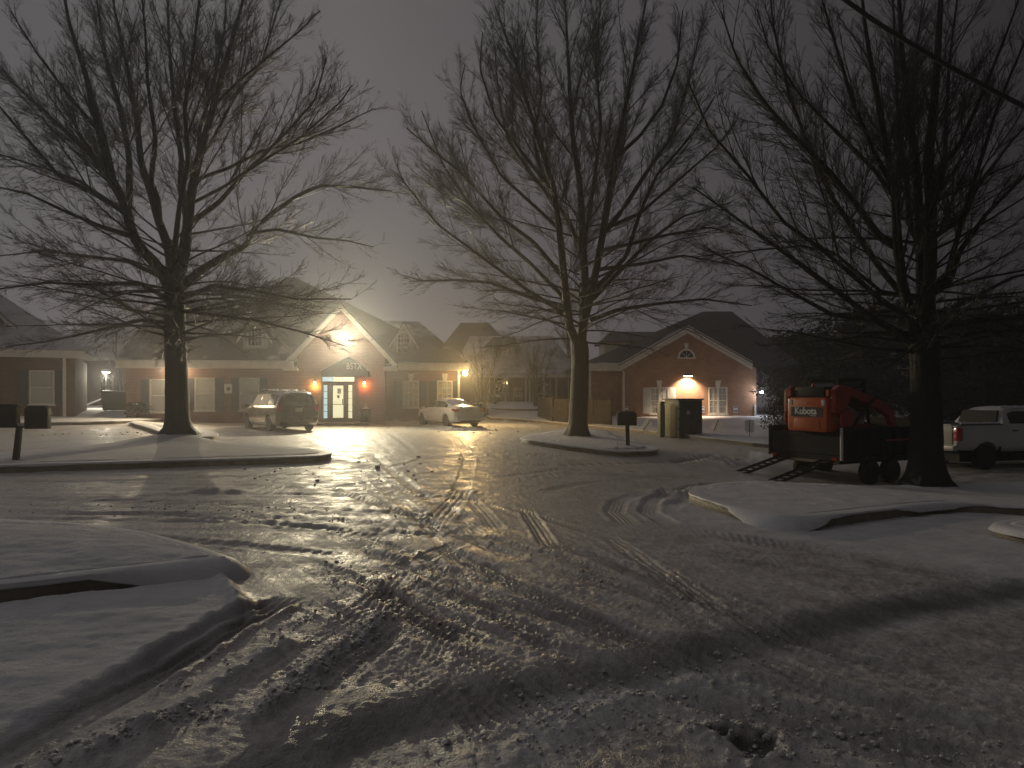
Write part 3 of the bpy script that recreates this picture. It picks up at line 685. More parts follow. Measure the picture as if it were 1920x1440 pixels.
    P2, R2 = spawn(rs, P1, R1, .14/dens, .08, 34, .52, 1.5, .25, .0033, 7, (0, 0, .12), .04, zt, .25)
    P2b, R2b = spawn(rs, np.concatenate([P0[:, n0//3:n0//3+17], PS[:, 1:]]), np.concatenate([R0[:, n0//3:n0//3+17], RS[:, 1:]]), .22/dens, .05, 42, .20, 1.4, .3, .0034, 7, (0, 0, .15), .045, zt)
    P2 = np.concatenate([P2, P2b]); R2 = np.concatenate([R2, R2b])
    P3, R3 = spawn(rs, P2, R2, .058/dens, .06, 34, .60, .66, .12, .0030, 4, (0, 0, .08), .05, zt, .15)
    open('/tmp/tree.txt','a').write(str((name, nm, len(PS), len(P1), len(P2), len(P3)))+chr(10)) if False else None
    R3 *= r_tw*1.12
    V, Q = tubes([(P0-O, R0, 8)], None); lo = np_mesh('limb', V, Q, 'bark', root)
    V, Q = tubes([(PS-O, RS, 6), (P1-O, R1, 5), (P2-O, R2*1.1, 4), (P3-O, R3, 3)], None); cr = np_mesh('crown', V, Q, 'twig', root)
    if beads:  # frozen drops hanging on the twigs
        sel = rs.choice(len(P3), min(beads, len(P3)), replace=False); c = P3[sel, -1]-O; rad = rs.uniform(.006, .012, len(sel))
        oc = np.array([(1,0,0),(0,1,0),(-1,0,0),(0,-1,0),(0,0,1),(0,0,-1)], float)
        oct_f = np.array([(0,1,4),(1,2,4),(2,3,4),(3,0,4),(1,0,5),(2,1,5),(3,2,5),(0,3,5)])
        V = (c[:, None, :]+oc[None]*rad[:, None, None]).reshape(-1, 3); Q = (oct_f[None]+np.arange(len(sel))[:, None, None]*6).reshape(-1, 3)
        b = np_mesh('ice_drops', V, Q, 'ice', root); b['kind'] = 'stuff'
    return root

tree('bare_tree', 'large bare tree on the left snow strip behind the twin mailboxes, many limbs fanning up', (335, 838), 22.9,
 [(337,838,50),(333,790,42),(331,700,39),(329,640,38),(327,580,36),(326,545,35),(327,520,30)],
 [([(322,548),(298,500),(262,465),(245,430),(236,385),(205,325),(188,250),(165,150),(130,40),(112,-60)], 22, 3, -1.5),
  ([(240,395),(243,350),(243,300),(225,200),(196,100),(180,-20)], 14, 3, 1.5),
  ([(320,530),(318,470),(300,420),(286,370),(266,310),(257,220),(240,130),(215,20),(205,-50)], 20, 3, 2.0),
  ([(300,420),(296,375),(282,340),(290,260),(275,160),(270,60),(262,-40)], 11, 2.5, -2.0),
  ([(331,528),(345,480),(353,420),(357,375),(370,310),(392,230),(414,150),(440,60),(470,-50)], 24, 3, -.5),
  ([(353,420),(338,350),(340,300),(326,200),(316,80),(312,-50)], 14, 3, 2.5),
  ([(322,515),(330,450),(336,390),(346,335),(352,300),(345,200),(362,100),(376,-40)], 12, 3, -3),
  ([(372,305),(375,240),(400,160),(420,60),(425,-40)], 9, 2.5, 2.0),
  ([(336,540),(375,508),(420,480),(462,462),(472,435),(510,400),(560,365),(600,348),(655,350),(735,358)], 17, 2.5, 1.5),
  ([(470,438),(520,430),(590,445),(650,450),(700,462)], 8, 2, 3.5),
  ([(362,415),(410,380),(458,325),(500,285),(545,240),(590,190),(612,110)], 11, 2, -2.5),
  ([(375,335),(430,315),(500,280),(560,270),(630,240),(700,205)], 8, 2, 3),
  ([(362,380),(420,350),(480,310),(560,260),(640,190),(660,160)], 7, 2, -3.5),
  ([(400,200),(450,150),(500,110),(560,60),(600,20)], 7, 2, -2),
  ([(345,330),(400,260),(440,180),(490,120),(520,20),(540,-40)], 8, 2, 3),
  ([(300,500),(250,445),(190,425),(120,395),(50,362),(-30,345)], 11, 2, -2.5),
  ([(238,400),(180,365),(110,330),(60,270),(0,200),(-50,150)], 11, 2.5, -1),
  ([(215,385),(150,340),(90,318),(0,290),(-60,265)], 8, 2, 3),
  ([(205,330),(150,270),(80,205),(0,135),(-60,90)], 9, 2, 2),
  ([(188,250),(130,180),(70,100),(20,20)], 8, 2, -2),
  ([(305,520),(240,490),(160,480),(80,470),(-10,480)], 10, 2, 3),
  ([(322,560),(260,530),(170,535),(90,530),(-20,545)], 10, 2, -3.5),
  ([(330,560),(400,535),(480,545),(560,560),(660,560)], 10, 2, -3.5),
  ([(330,575),(400,590),(480,600),(560,620),(650,650)], 8, 2, -1.5),
  ([(325,600),(260,600),(180,620),(90,640),(10,650)], 8, 2, -1.5),
 ], 3, laterals=[(645,535,34,3.2,5.6,0,18,-.22),(560,440,18,2.5,5.0,8,35,.15)], beads=2600, r_tw=1.15)

tree('bare_tree', 'middle bare tree on the kerbed island beside the single mailbox, tall oval crown', (1085, 825), 27.3,
 [(1082,826,40),(1084,790,34),(1087,720,33),(1088,660,32),(1087,640,30)],
 [([(1083,650),(1068,610),(1062,570),(1057,520),(1049,430),(1040,360),(1020,290),(992,200),(962,100),(930,15)], 17, 2.5, -1.5),
  ([(1090,650),(1095,590),(1097,530),(1093,470),(1090,400),(1086,340),(1072,260),(1066,150),(1058,0),(1050,-30)], 20, 2.5, .5),
  ([(1095,600),(1110,540),(1122,480),(1131,430),(1141,360),(1152,300),(1172,200),(1192,100),(1214,-20)], 17, 2.5, -1),
  ([(1130,440),(1165,395),(1210,325),(1262,250),(1290,150),(1320,30)], 11, 2, 2),
  ([(1150,300),(1200,255),(1240,200),(1270,120),(1280,20)], 8, 2, -2),
  ([(1095,475),(1100,430),(1115,330),(1128,240),(1118,120),(1128,-20)], 10, 2, 2.5),
  ([(1096,480),(1062,405),(1002,335),(952,262),(935,180),(926,80)], 10, 2, 2.5),
  ([(1040,360),(1015,330),(1000,260),(1015,180),(1005,60),(1010,-20)], 8, 2, 3),
  ([(1056,520),(1000,455),(940,410),(870,330),(820,290),(762,240)], 10, 2, -1),
  ([(1058,560),(1000,500),(930,440),(880,385),(830,310),(790,210)], 9, 2, 2),
  ([(1062,575),(1000,560),(920,530),(850,525),(765,528)], 9, 2, -2),
  ([(1062,590),(990,545),(900,480),(820,420),(745,325)], 9, 2, -3),
  ([(1048,430),(1000,385),(940,330),(890,240),(862,170),(872,120)], 8, 2, 1),
  ([(1040,360),(990,300),(930,220),(900,130),(905,60)], 8, 2, -2.5),
  ([(1108,600),(1160,580),(1240,568),(1320,560),(1410,572)], 9, 2, -2),
  ([(1112,560),(1160,510),(1220,450),(1280,405),(1370,380)], 10, 2, 1),
  ([(1118,540),(1175,480),(1200,400),(1230,330),(1300,250),(1340,180)], 10, 2, -3),
  ([(1125,505),(1200,495),(1280,478),(1400,500)], 8, 2, 3),
  ([(1132,430),(1200,400),(1270,340),(1340,280),(1380,230)], 8, 2, -1),
  ([(1125,470),(1190,455),(1250,440),(1330,425),(1390,440)], 8, 2, -3.5),
 ], 12, laterals=[(645,530,26,2.8,5.8,0,20,-.18),(540,400,14,2.5,4.5,10,35,.2)], beads=1300, r_tw=1.1)

tree('bare_tree', 'dark bare tree nearest the camera, standing in front of the black dump trailer', (1737, 925), 18.7,
 [(1737,925,70),(1737,860,58),(1736,760,53),(1735,690,50),(1733,640,52),(1732,615,46)],
 [([(1722,660),(1708,590),(1692,530),(1684,460),(1678,350),(1658,250),(1640,150),(1622,50),(1610,-60)], 22, 4, -1),
  ([(1732,640),(1730,560),(1728,480),(1722,400),(1716,300),(1702,200),(1692,100),(1684,-60)], 26, 6, .5),
  ([(1738,640),(1742,560),(1746,480),(1746,380),(1742,300),(1752,200),(1760,100),(1768,-60)], 28, 8, -.8),
  ([(1728,470),(1705,420),(1698,330),(1685,240),(1680,120),(1672,-60)], 12, 3, 2),
  ([(1746,400),(1770,320),(1776,220),(1780,120),(1800,-50)], 11, 3, 2),
  ([(1695,470),(1645,440),(1602,380),(1552,320),(1482,250),(1430,190),(1380,110),(1350,20)], 14, 2.5, -1.5),
  ([(1700,560),(1655,510),(1600,430),(1560,370),(1520,280),(1480,180),(1452,60),(1440,-50)], 13, 2.5, 1.5),
  ([(1684,380),(1640,320),(1600,280),(1550,230),(1500,180),(1440,90),(1420,20)], 10, 2.5, 2),
  ([(1714,640),(1640,598),(1570,545),(1495,490),(1425,440),(1370,400),(1300,350)], 14, 2.5, -2),
  ([(1716,650),(1640,600),(1560,590),(1480,545),(1400,500),(1330,470)], 13, 2.5, 1),
  ([(1712,600),(1660,570),(1600,520),(1540,470),(1470,420),(1400,330),(1330,250),(1290,160)], 11, 2.5, -3),
  ([(1680,360),(1640,290),(1600,200),(1570,100),(1540,0),(1530,-50)], 11, 2.5, -2),
  ([(1735,560),(1780,530),(1800,470),(1850,400),(1920,330),(1990,280)], 13, 2.5, -1),
  ([(1750,445),(1800,410),(1830,350),(1900,260),(1980,180)], 12, 2.5, 1.5),
  ([(1752,540),(1775,520),(1800,430),(1830,330),(1870,200),(1920,80),(1950,-20)], 11, 2.5, -2.5),
  ([(1745,600),(1820,560),(1900,520),(2000,500)], 12, 2.5, 1.5),
  ([(1750,330),(1800,270),(1840,180),(1880,80),(1920,-30)], 10, 2.5, -1.5),
  ([(1716,560),(1650,545),(1560,470),(1500,460),(1400,470),(1310,480)], 9, 2, 3),
  ([(1745,620),(1820,600),(1920,590),(2010,600)], 9, 2, -2.5),
 ], 31, laterals=[(680,540,36,2.6,5.2,-2,18,-.25),(560,380,18,2.4,4.6,5,35,.15)], beads=0, r_tw=1.0)

def small_tree(label, px, d, hgt, stems, seed, group, spread=.35, name='bare_shrub_tree', top_py=None):
    rs = np.random.RandomState(seed); x = W(px, 0, d).x; z0 = gz(x, d)-.05; root = empty(name, (x, d, z0), 0, label, 'tree', group)
    LP = []; LR = []
    for q in range(stems):
        az = 2*math.pi*q/stems+rs.uniform(-.4, .4); tl = rs.uniform(.1, spread) if stems > 1 else .03; dv = np.array([math.cos(az)*tl, math.sin(az)*tl, 1.0]); P = [np.array([.06*math.cos(az), .06*math.sin(az), 0])]
        L = hgt*rs.uniform(.75, 1.0)
        for j in range(1, 16): dv = norm(dv+rs.normal(0, .05, 3)); P.append(P[-1]+dv*L/15)
        LP.append(np.array(P)); LR.append(np.linspace(.05 if stems > 1 else .13, .012, 16)*hgt/5)
    P0 = np.stack(LP); R0 = np.stack(LR)
    P1, R1 = spawn(rs, P0, R0, .22 if stems > 1 else .12, .3, 38, .45, 2.6, .3, .009, 8, (0, 0, .25), .07)
    P2, R2 = spawn(rs, P1, R1, .16, .1, 38, .5, 1.0, .2, .007, 5, (0, 0, .15), .09)
    P3, R3 = spawn(rs, P2, R2, .15, .1, 38, .5, .5, .15, .006, 3, (0, 0, .1), .09)
    V, Q = tubes([(P0, R0, 7)], None); np_mesh('stem', V, Q, 'bark', root)
    V, Q = tubes([(P1, R1*1.2, 4), (P2, R2*1.5, 3), (P3, R3*1.5, 3)], None); np_mesh('crown', V, Q, 'twig', root); return root
small_tree('bare multi-stemmed crepe myrtle beside the white porch posts', 1004, 52, 5.6, 6, 5, 'bare trees between the houses')
small_tree('bare slender tree behind the orange lamp at the house corner', 905, 50, 5.2, 5, 6, 'bare trees between the houses')
small_tree('tall bare tree rising behind the middle of the board fence', 1062, 60, 9.5, 1, 8, 'bare trees between the houses', name='bare_tree')
small_tree('bare tree in the dark gap between left house and dumpster', 232, 52, 6.5, 3, 9, 'bare trees between the houses', name='bare_tree')

def foliage(name, label, x, y, rx, ry, h, n, mat, seed, z0=None, leaf=.07, trunk=True, snow=0, group=None, cat='bush', lobes=7):
    rs = np.random.RandomState(seed); z0 = gz(x, y) if z0 is None else z0; root = empty(name, (x, y, z0-.03), 0, label, cat, group)
    lc = rs.uniform(-1, 1, (lobes, 3))*np.array([rx*.55, ry*.55, h*.3])+np.array([0, 0, h*.52]); lr = rs.uniform(.45, .75, lobes)
    k = rs.randint(0, lobes, n); u = norm(rs.normal(0, 1, (n, 3))); rad = rs.uniform(.55, 1.05, n)[:, None]
    c = lc[k]+u*rad*np.array([rx, ry, h*.5])*lr[k][:, None]; c = c[(c[:, 2] > .02)]; m = len(c)
    a = norm(rs.normal(0, 1, (m, 3))); b = norm(np.cross(a, rs.normal(0, 1, (m, 3)))); s = (leaf*rs.uniform(.5, 1.3, m))[:, None]
    V = np.stack([c-a*s, c+b*s*.5, c+a*s, c-b*s*.5], 1).reshape(-1, 3); Q = np.arange(m*4).reshape(-1, 4); np_mesh('foliage', V, Q, mat, root, False)
    if trunk:
        t = MB()
        for q in range(4):
            an = q*1.6+seed; t.tube([(0, 0, 0), (math.cos(an)*rx*.15, math.sin(an)*ry*.15, h*.3), (math.cos(an)*rx*.4, math.sin(an)*ry*.4, h*.72)], [.05*h/2, .04*h/2, .012], 6)
        t.build('stem', 'bark', root, True)
    return root
# ---------------------------------------------------------------- houses
def roof_poly(polys, name, mat, parent, thick=.12):
    """closed roof solid: list of planar polygons (3-D, outward), given a little thickness below"""
    b = MB()
    for P in polys:
        n = len(P); vs = [tuple(p) for p in P]+[(p[0], p[1], p[2]-thick) for p in P]
        b.add(vs, [tuple(range(n)), tuple(range(2*n-1, n-1, -1))]+[(i, i+n, (i+1) % n+n, (i+1) % n) for i in range(n)])
    return b.build(name, mat, parent)
def hip(u0, u1, v0, v1, ze, zr, r0, r1, vr):
    a, b, c, d = (u0,v0,ze), (u1,v0,ze), (u1,v1,ze), (u0,v1,ze); e, f = (r0,vr,zr), (r1,vr,zr)
    o = [(a,b,f,e), (c,d,e,f), (b,c,f), (d,a,e)]
    if abs(r1-r0) < .05: o = [(a,b,f), (c,d,f), (b,c,f), (d,a,f)]
    return o
def window(parent, u, v, z0, z1, w, style='blind', shutters=None, key=True, grid=(2, 2), frame='trim', name='window', wing=None):
    """on a wall whose outer face is at v, facing -v; frame child with pane, bars as its own children"""
    f = MB(); t = .07
    for a in ((u-w/2-t, u-w/2, z0-t, z1+t), (u+w/2, u+w/2+t, z0-t, z1+t), (u-w/2, u+w/2, z1, z1+t), (u-w/2, u+w/2, z0-t, z0)): f.box(a[0], a[1], v-.05, v-.003, a[2], a[3])
    zm = (z0+z1)/2; f.box(u-w/2, u+w/2, v-.042, v-.0225, zm-.03, zm+.03)
    wf = f.build(name, frame, parent)
    if style == 'blind': boxo('blind', 'blind', wf, u-w/2, u+w/2, v-.012, v-.004, z0, z1)
    elif style == 'dark': pass
    else:
        b = MB(); n = 9
        for i in range(n):
            x0 = u-w/2+w*i/n; b.box(x0+.01, x0+w/n-.01, v-.010-.004*(i % 2), v-.003-.004*(i % 2), z0, z1)
        b.build('curtain', 'curtain', wf)
    p = MB(); p.box(u-w/2, u+w/2, v-.022, v-.018, z0, z1); pane = p.build('pane', 'glass_dark' if style == 'dark' else 'pane_glass', wf)
    if grid:
        g = MB(); nx_, nz_ = grid
        for i in range(1, nx_): x = u-w/2+w*i/nx_; g.box(x-.012, x+.012, v-.034, v-.023, z0, z1)
        for hz in (0, 1):
            for i in range(1, nz_): z = (z0 if hz == 0 else zm)+(z1-z0)/2*i/nz_; g.box(u-w/2, u+w/2, v-.032, v-.0235, z-.012, z+.012)
        g.build('glazing_bars', frame, wf)
    boxo('sill', frame, wf, u-w/2-.12, u+w/2+.12, v-.09, v-.051, z0-.14, z0-t+.02)
    if shutters:
        for s in (-1, 1):
            if s == -1 and shutters == 'right': continue
            c = u+s*(w/2+t+.22); sh = MB(); sh.box(c-.2, c+.2, v-.045, v-.003, z0-.05, z1+.05); n = 14
            for i in range(n): z = z0+(z1-z0)*(i+.5)/n; sh.box(c-.15, c+.15, v-.06, v-.046, z-.035, z+.02)
            sh.build('shutter', 'shutter_white' if shutters == 'white' else 'shutter', parent)
    if key:
        MB().prism([(u-.11, z1+t+.002), (u+.11, z1+t+.002), (u+.17, z1+t+.40), (u-.17, z1+t+.40)], v-.06, v-.003).build('keystone', 'trim', parent)
    return wf
def arch_pts(u, z0, zs, r, n=12): return [(u-r, z0), (u+r, z0)]+[(u+r*math.cos(math.pi*i/n), zs+r*math.sin(math.pi*i/n)) for i in range(n+1)]
def arch_frame(r0, r1, u, z0, zs, n=14):
    o = [(u+r1*math.cos(math.pi*i/n), zs+r1*math.sin(math.pi*i/n)) for i in range(n+1)]; i_ = [(u+r0*math.cos(math.pi*i/n), zs+r0*math.sin(math.pi*i/n)) for i in range(n+1)]
    return [(u+r1, z0)]+o+[(u-r1, z0), (u-r0, z0)]+i_[::-1]+[(u+r0, z0)]
mg, ntg, bg = new_mat('clear_pane_glass'); bg.inputs['Base Color'].default_value = (.85, .88, .85, 1); bg.inputs['Roughness'].default_value = .03
bg.inputs['Alpha'].default_value = .25; bg.inputs['Specular IOR Level'].default_value = .8; M['pane_glass'] = mg
def make_dormer(parent, u, v, zb, ze, zp, w, depth):
    dm = MB().prism([(u-w/2, zb), (u+w/2, zb), (u+w/2, ze), (u, zp-.06), (u-w/2, ze)], v, v+depth).build('dormer', 'siding', parent)
    sl = (zp-ze)/(w/2)
    for s in (-1, 1):
        a = (u, zp); b = (u+s*(w/2+.28), zp-sl*(w/2+.28)); roof_poly([[(a[0], v-.25, a[1]), (b[0], v-.25, b[1]), (b[0], v+depth, b[1]), (a[0], v+depth, a[1])]], 'dormer_roof', 'roof_bare', dm, .06)
        MB().prism([(a[0], a[1]-.062), (b[0], b[1]-.062), (b[0], b[1]-.24), (a[0], a[1]-.26)], v-.26, v-.20).build('rake_board', 'trim', dm)
    r = w*.27; zs = ze-.02; z0 = zb+.35
    fr = MB().prism(arch_frame(r, r+.1, u, z0, zs), v-.05, v-.002).build('arched_window', 'trim', dm)
    MB().box(u-r-.14, u+r+.14, v-.08, v-.051, z0-.1, z0).build('sill', 'trim', fr)
    MB().prism(arch_pts(u, z0, zs, r), v-.012, v-.004).build('pane', 'glass_dark', fr)
    g = MB()
    for i in range(-1, 2): g.box(u+i*r*.5-.014, u+i*r*.5+.014, v-.04, v-.013, z0, zs+r*math.sqrt(1-(i*.5)**2)*.97)
    for i in range(1, 4): g.box(u-r, u+r, v-.037, v-.014, z0+(zs-z0)*i/3-.014, z0+(zs-z0)*i/3+.014)
    g.build('glazing_bars', 'trim', fr)
    return dm
def downspout(parent, u, v, z0, z1, w=.1):
    return boxo('downspout', 'trim', parent, u-w/2, u+w/2, v-w-.004, v-.004, z0, z1)
def icicles(parent, u0, u1, v, z, n, seed, lo=.05, hi=.2):
    rs = random.Random(seed); b = MB()
    for i in range(n):
        u = rs.uniform(u0, u1); L = rs.uniform(lo, hi); b.lathe([(.012, 0), (.008, -L*.5), (.001, -L)], 5, 'z', (u, v, z))
    b.build('icicles', 'ice', parent)['kind'] = 'stuff'

# ---- A : the brick office with the flood lamp
A = Fr(640, 38.8, .12, 8)
hA = empty('brick_house', A.o, A.a, 'long red-brown brick office with lit entrance gable, canvas awning and two roof dormers', 'house')
uR = A.u(721, 0); uW = A.u(862, 2.2); uL = A.u(236, 0); zE = 3.16
gp = 6.28; hw = 2.9
# walls: entrance gable (butts between wings)
sl = (gp-zE)/hw
MB().prism([(-uR, -.4), (uR, -.4), (uR, gp-sl*uR-.02), (0, gp-.1), (-uR, gp-sl*uR-.02)], 0, 8).build('gable_wall', 'brick_a', hA)
boxo('wall', 'brick_a', hA, uR+.003, uW, 2.2, 12.5, -.4, zE-.1)
boxo('wall', 'brick_a', hA, uL, -uR-.003, .0, 12.5, -.4, zE-.1)
# roofs
pk_u = A.u(545, 7.5); pk_z = A.z(520, pk_u, 7.5)
roof_poly(hip(A.u(330, 3), uW+.5, 1.75, 13.4, zE+.06, pk_z, pk_u-.3, pk_u+.3, 7.5), 'roof', 'roof_bare', hA)
ur0 = A.u(719, 5); ur1 = A.u(786, 5.6); zr = A.z(603, ur1, 5.6)
roof_poly(hip(uR+.02, uW+.45, 1.70, 9.6, zE+.05, zr, ur0-1.5, ur1, 5.6), 'roof', 'roof_a', hA)
lr1 = A.u(468, 4.5); lz = A.z(566, lr1, 4.5)
roof_poly(hip(uL-.4, -2.32, -.45, 9.5, zE+.05, lz, A.u(300, 4.5), lr1, 4.5), 'roof', 'roof_a', hA)
# gable roof planes + white rakes
for s in (-1, 1):
    e = (s*hw, zE-.02); roof_poly([[(0, -.42, gp), (s*hw, -.42, e[1]), (s*hw, 7.0, e[1]), (0, 7.0, gp)]], 'gable_roof', 'roof_snow' if s < 0 else 'roof_bare', hA, .07)
    for k, (o0, o1, v0, v1) in enumerate(((.072, .20, -.44, -.385), (.202, .40, -.37, -.30))):
        MB().prism([(0, gp-o0), (s*hw, e[1]-o0), (s*hw, e[1]-o1), (0, gp-o1)], v0, v1).build('rake_board', 'trim', hA)
    MB().prism([(s*hw, e[1]-.42), (s*(hw-.72), e[1]-.42), (s*(hw-.72), e[1]-.30), (s*hw, e[1]-.10)], -.46, .0).build('eave_return', 'trim', hA)
    MB().tube([(s*hw, -.4, e[1]-.06), (s*(hw-.3), -.45, e[1]-.22), (s*(hw-.72), -.44, e[1]-.27)], [.05, .05, .03], 6).build('snow_ledge', 'snow_cap', hA, True)
# fascias
boxo('fascia', 'trim', hA, hw+.02, uW+.5, 1.66, 1.74, zE-.30, zE+.10)
boxo('soffit', 'trim', hA, uR+.01, uW+.46, 1.745, 2.19, zE-.32, zE-.24)
boxo('gutter', 'trim', hA, hw+.02, uW+.52, 1.52, 1.655, zE-.10, zE+.05)
boxo('fascia', 'trim', hA, uL-.3, -hw+.55, -.53, -.46, zE-.32, zE+.06)
boxo('soffit', 'trim', hA, uL-.3, -uR-.4, -.455, -.01, zE-.34, zE-.26)
boxo('gutter', 'trim', hA, uL-.3, -hw+.5, -.68, -.535, zE-.08, zE+.05)
icicles(hA, hw+.1, uW+.4, 1.56, zE-.1, 46, 3)
# windows right wing
for px, w_, z0p, z1p in ((770, .78, 762, 716), (834, .74, 762, 716)):
    u = A.u(px, 2.2); window(hA, u, 2.2, A.z(z0p, u, 2.2), A.z(z1p, u, 2.2), w_, 'curtain' if px == 834 else 'blind', 'slate', True, (3, 2))
for px in (384, 468):
    u = A.u(px, 0); window(hA, u, 0, A.z(767, u, 0), A.z(711, u, 0), .84, 'blind', 'slate', False, None)
u = A.u(300, 0); window(hA, u, 0, A.z(770, u, 0), A.z(713, u, 0), .84, 'blind', 'slate', False, None)
pl = boxo('wall_plaque', 'trim', hA, A.u(421, 0), A.u(436, 0), -.05, -.003, A.z(738, -5, 0), A.z(720, -5, 0), bev=.02)
MB().lathe([(.10, 0), (.10, -.01)], 16, 'y', (A.u(428.5, 0), -.055, A.z(729, -5, 0))).build('plaque_disc', 'shutter', pl)
downspout(hA, uW-.06, 2.2, .0, zE-.3, .12)
# dormers
make_dormer(hA, A.u(757, 2.45), 2.45, A.z(672, 3.4, 2.45), A.z(634, 3.4, 2.45), A.z(604, 3.4, 2.45), 1.15, 4.2)
make_dormer(hA, A.u(478, .45), .45, A.z(660, -4.6, .45), A.z(622, -4.6, .45), A.z(592, -4.6, .45), 1.2, 4.4)
# entrance
ud0, ud1 = A.u(603, -.1), A.u(667, -.1); zt = A.z(707, 0, 0)
ent = MB(); zc = A.z(716, 0, 0)
for a, b_ in ((ud0, A.u(607, 0)), (A.u(614.5, 0), A.u(623, 0)), (A.u(645.5, 0), A.u(653.5, 0)), (A.u(661, 0), ud1)): ent.box(a, b_, -.10, -.003, .06, zc-.03)
ent.box(ud0, ud1, -.12, -.003, zc-.03, zc+.02); ent.box(ud0, ud1, -.1, -.003, zt+.002, zt+.07); ent.box(ud0, A.u(604.8, 0), -.1, -.003, zc+.02, zt); ent.box(A.u(664.5, 0), ud1, -.1, -.003, zc+.02, zt)
for a, b_ in ((607, 614.5), (653.5, 661)): ent.box(A.u(a, 0), A.u(b_, 0), -.1, -.003, A.z(784, 0, 0)-.25, A.z(784, 0, 0)); ent.box(A.u(a, 0), A.u(b_, 0), -.1, -.003, A.z(722, 0, 0), zc-.03)
door_frame = ent.build('door_frame', 'frame_tan', hA)
dr = MB(); a, b_ = A.u(623, 0)+.005, A.u(645.5, 0)-.005; g0, g1 = A.u(624.6, 0), A.u(644, 0); zg0, zg1 = A.z(783, 0, 0), A.z(723, 0, 0)
dr.box(a, g0, -.08, -.03, .08, zc-.04); dr.box(g1, b_, -.08, -.03, .08, zc-.04); dr.box(g0, g1, -.08, -.03, .08, zg0); dr.box(g0, g1, -.08, -.03, zg1, zc-.04); zm = A.z(758, 0, 0); dr.box(g0, g1, -.075, -.035, zm-.02, zm+.02)
door = dr.build('door', 'frame_tan', hA)
boxo('pane', 'lit_yellow', door, g0, g1, -.055, -.045, zg0, zg1)
boxo('handle', 'chrome', door, b_-.09, b_-.05, -.14, -.081, 1.0, 1.25)
boxo('notice', 'sign_white', door, A.u(632.5, 0), A.u(640, 0), -.066, -.056, A.z(738, 0, 0), A.z(728, 0, 0))
boxo('notice', 'plate', door, A.u(632, 0), A.u(637, 0), -.066, -.056, A.z(747, 0, 0), A.z(741, 0, 0))
for a, b_, m1 in ((607, 614.5, 'lit_blue'), (653.5, 661, 'lit_yellow')):
    sp_ = boxo('sidelight', m1, hA, A.u(a, 0), A.u(b_, 0), -.05, -.04, A.z(784, 0, 0), A.z(722, 0, 0)); q = MB()
    for i in range(1, 5): z = A.z(784, 0, 0)+(A.z(722, 0, 0)-A.z(784, 0, 0))*i/5; q.box(A.u(a, 0), A.u(b_, 0), -.062, -.051, z-.012, z+.012)
    q.box(A.u(b_, 0)-.014, A.u(b_, 0)-.002, -.060, -.0505, A.z(784, 0, 0), A.z(722, 0, 0)); q.build('glazing_bars', 'frame_tan', sp_)
tr_ = boxo('transom', 'lit_white', hA, A.u(624, 0), A.u(664.5, 0), -.05, -.04, zc+.02, zt); boxo('transom', 'lit_blue', hA, A.u(604.8, 0), A.u(624, 0)-.002, -.05, -.04, zc+.02, zt)
text_mesh('lettering', 'BSTX', .20, 'letter_dark', tr_, (A.u(634.5, 0), -.055, (zc+.02+zt)/2), bold=.0, spacing=1.55, xs=.95)
boxo('doorstep', 'concrete', hA, A.u(596, -.6), A.u(692, -.6), -1.25, -.004, -.3, .05)
boxo('door_side_panel', 'frame_tan', hA, A.u(667, 0)+.01, A.u(672.5, 0), -.06, -.003, .05, zt)
# awning
aw = MB(); au0, au1, auc = A.u(601.5, -.9), A.u(690.5, -.9), A.u(654.5, -.9); za0, za1, zap = A.z(706, 0, -.9), A.z(696, 0, -.9), A.z(668, 0, -.9)
aw.prism([(au0, za0), (au1, za0), (au1, za1), (auc, zap), (au0, za1)], -.9, -.86); 
awn = aw.build('awning', 'awning', hA)
for s, x in ((0, au0), (1, au1)):
    roof_poly([[(auc, -.859, zap), (x, -.859, za1), (x, -.004, za1), (auc, -.004, zap)]], 'awning_slope', 'roof_snow' if s == 0 else 'awning', awn, .02); boxo('awning_side', 'awning', awn, x-.01, x+.01, -.855, -.01, za0, za1-.03)
MB().tube([(au0-.02, -.9, za1+.02), (auc, -.9, zap+.02), (au1+.02, -.9, za1+.02)], .02, 6).build('awning_edge', 'letter_grey', awn)
text_mesh('lettering', 'BSTX', .46, 'letter_grey', awn, (A.u(664, -.9), -.905, A.z(687, 0, -.9)), bold=.0, spacing=1.05, xs=.72)
text_mesh('lettering', '5198', .22, 'letter_grey', awn, (A.u(656, -.9), -.905, A.z(701, 0, -.9)), bold=.0, xs=.9) if False else None
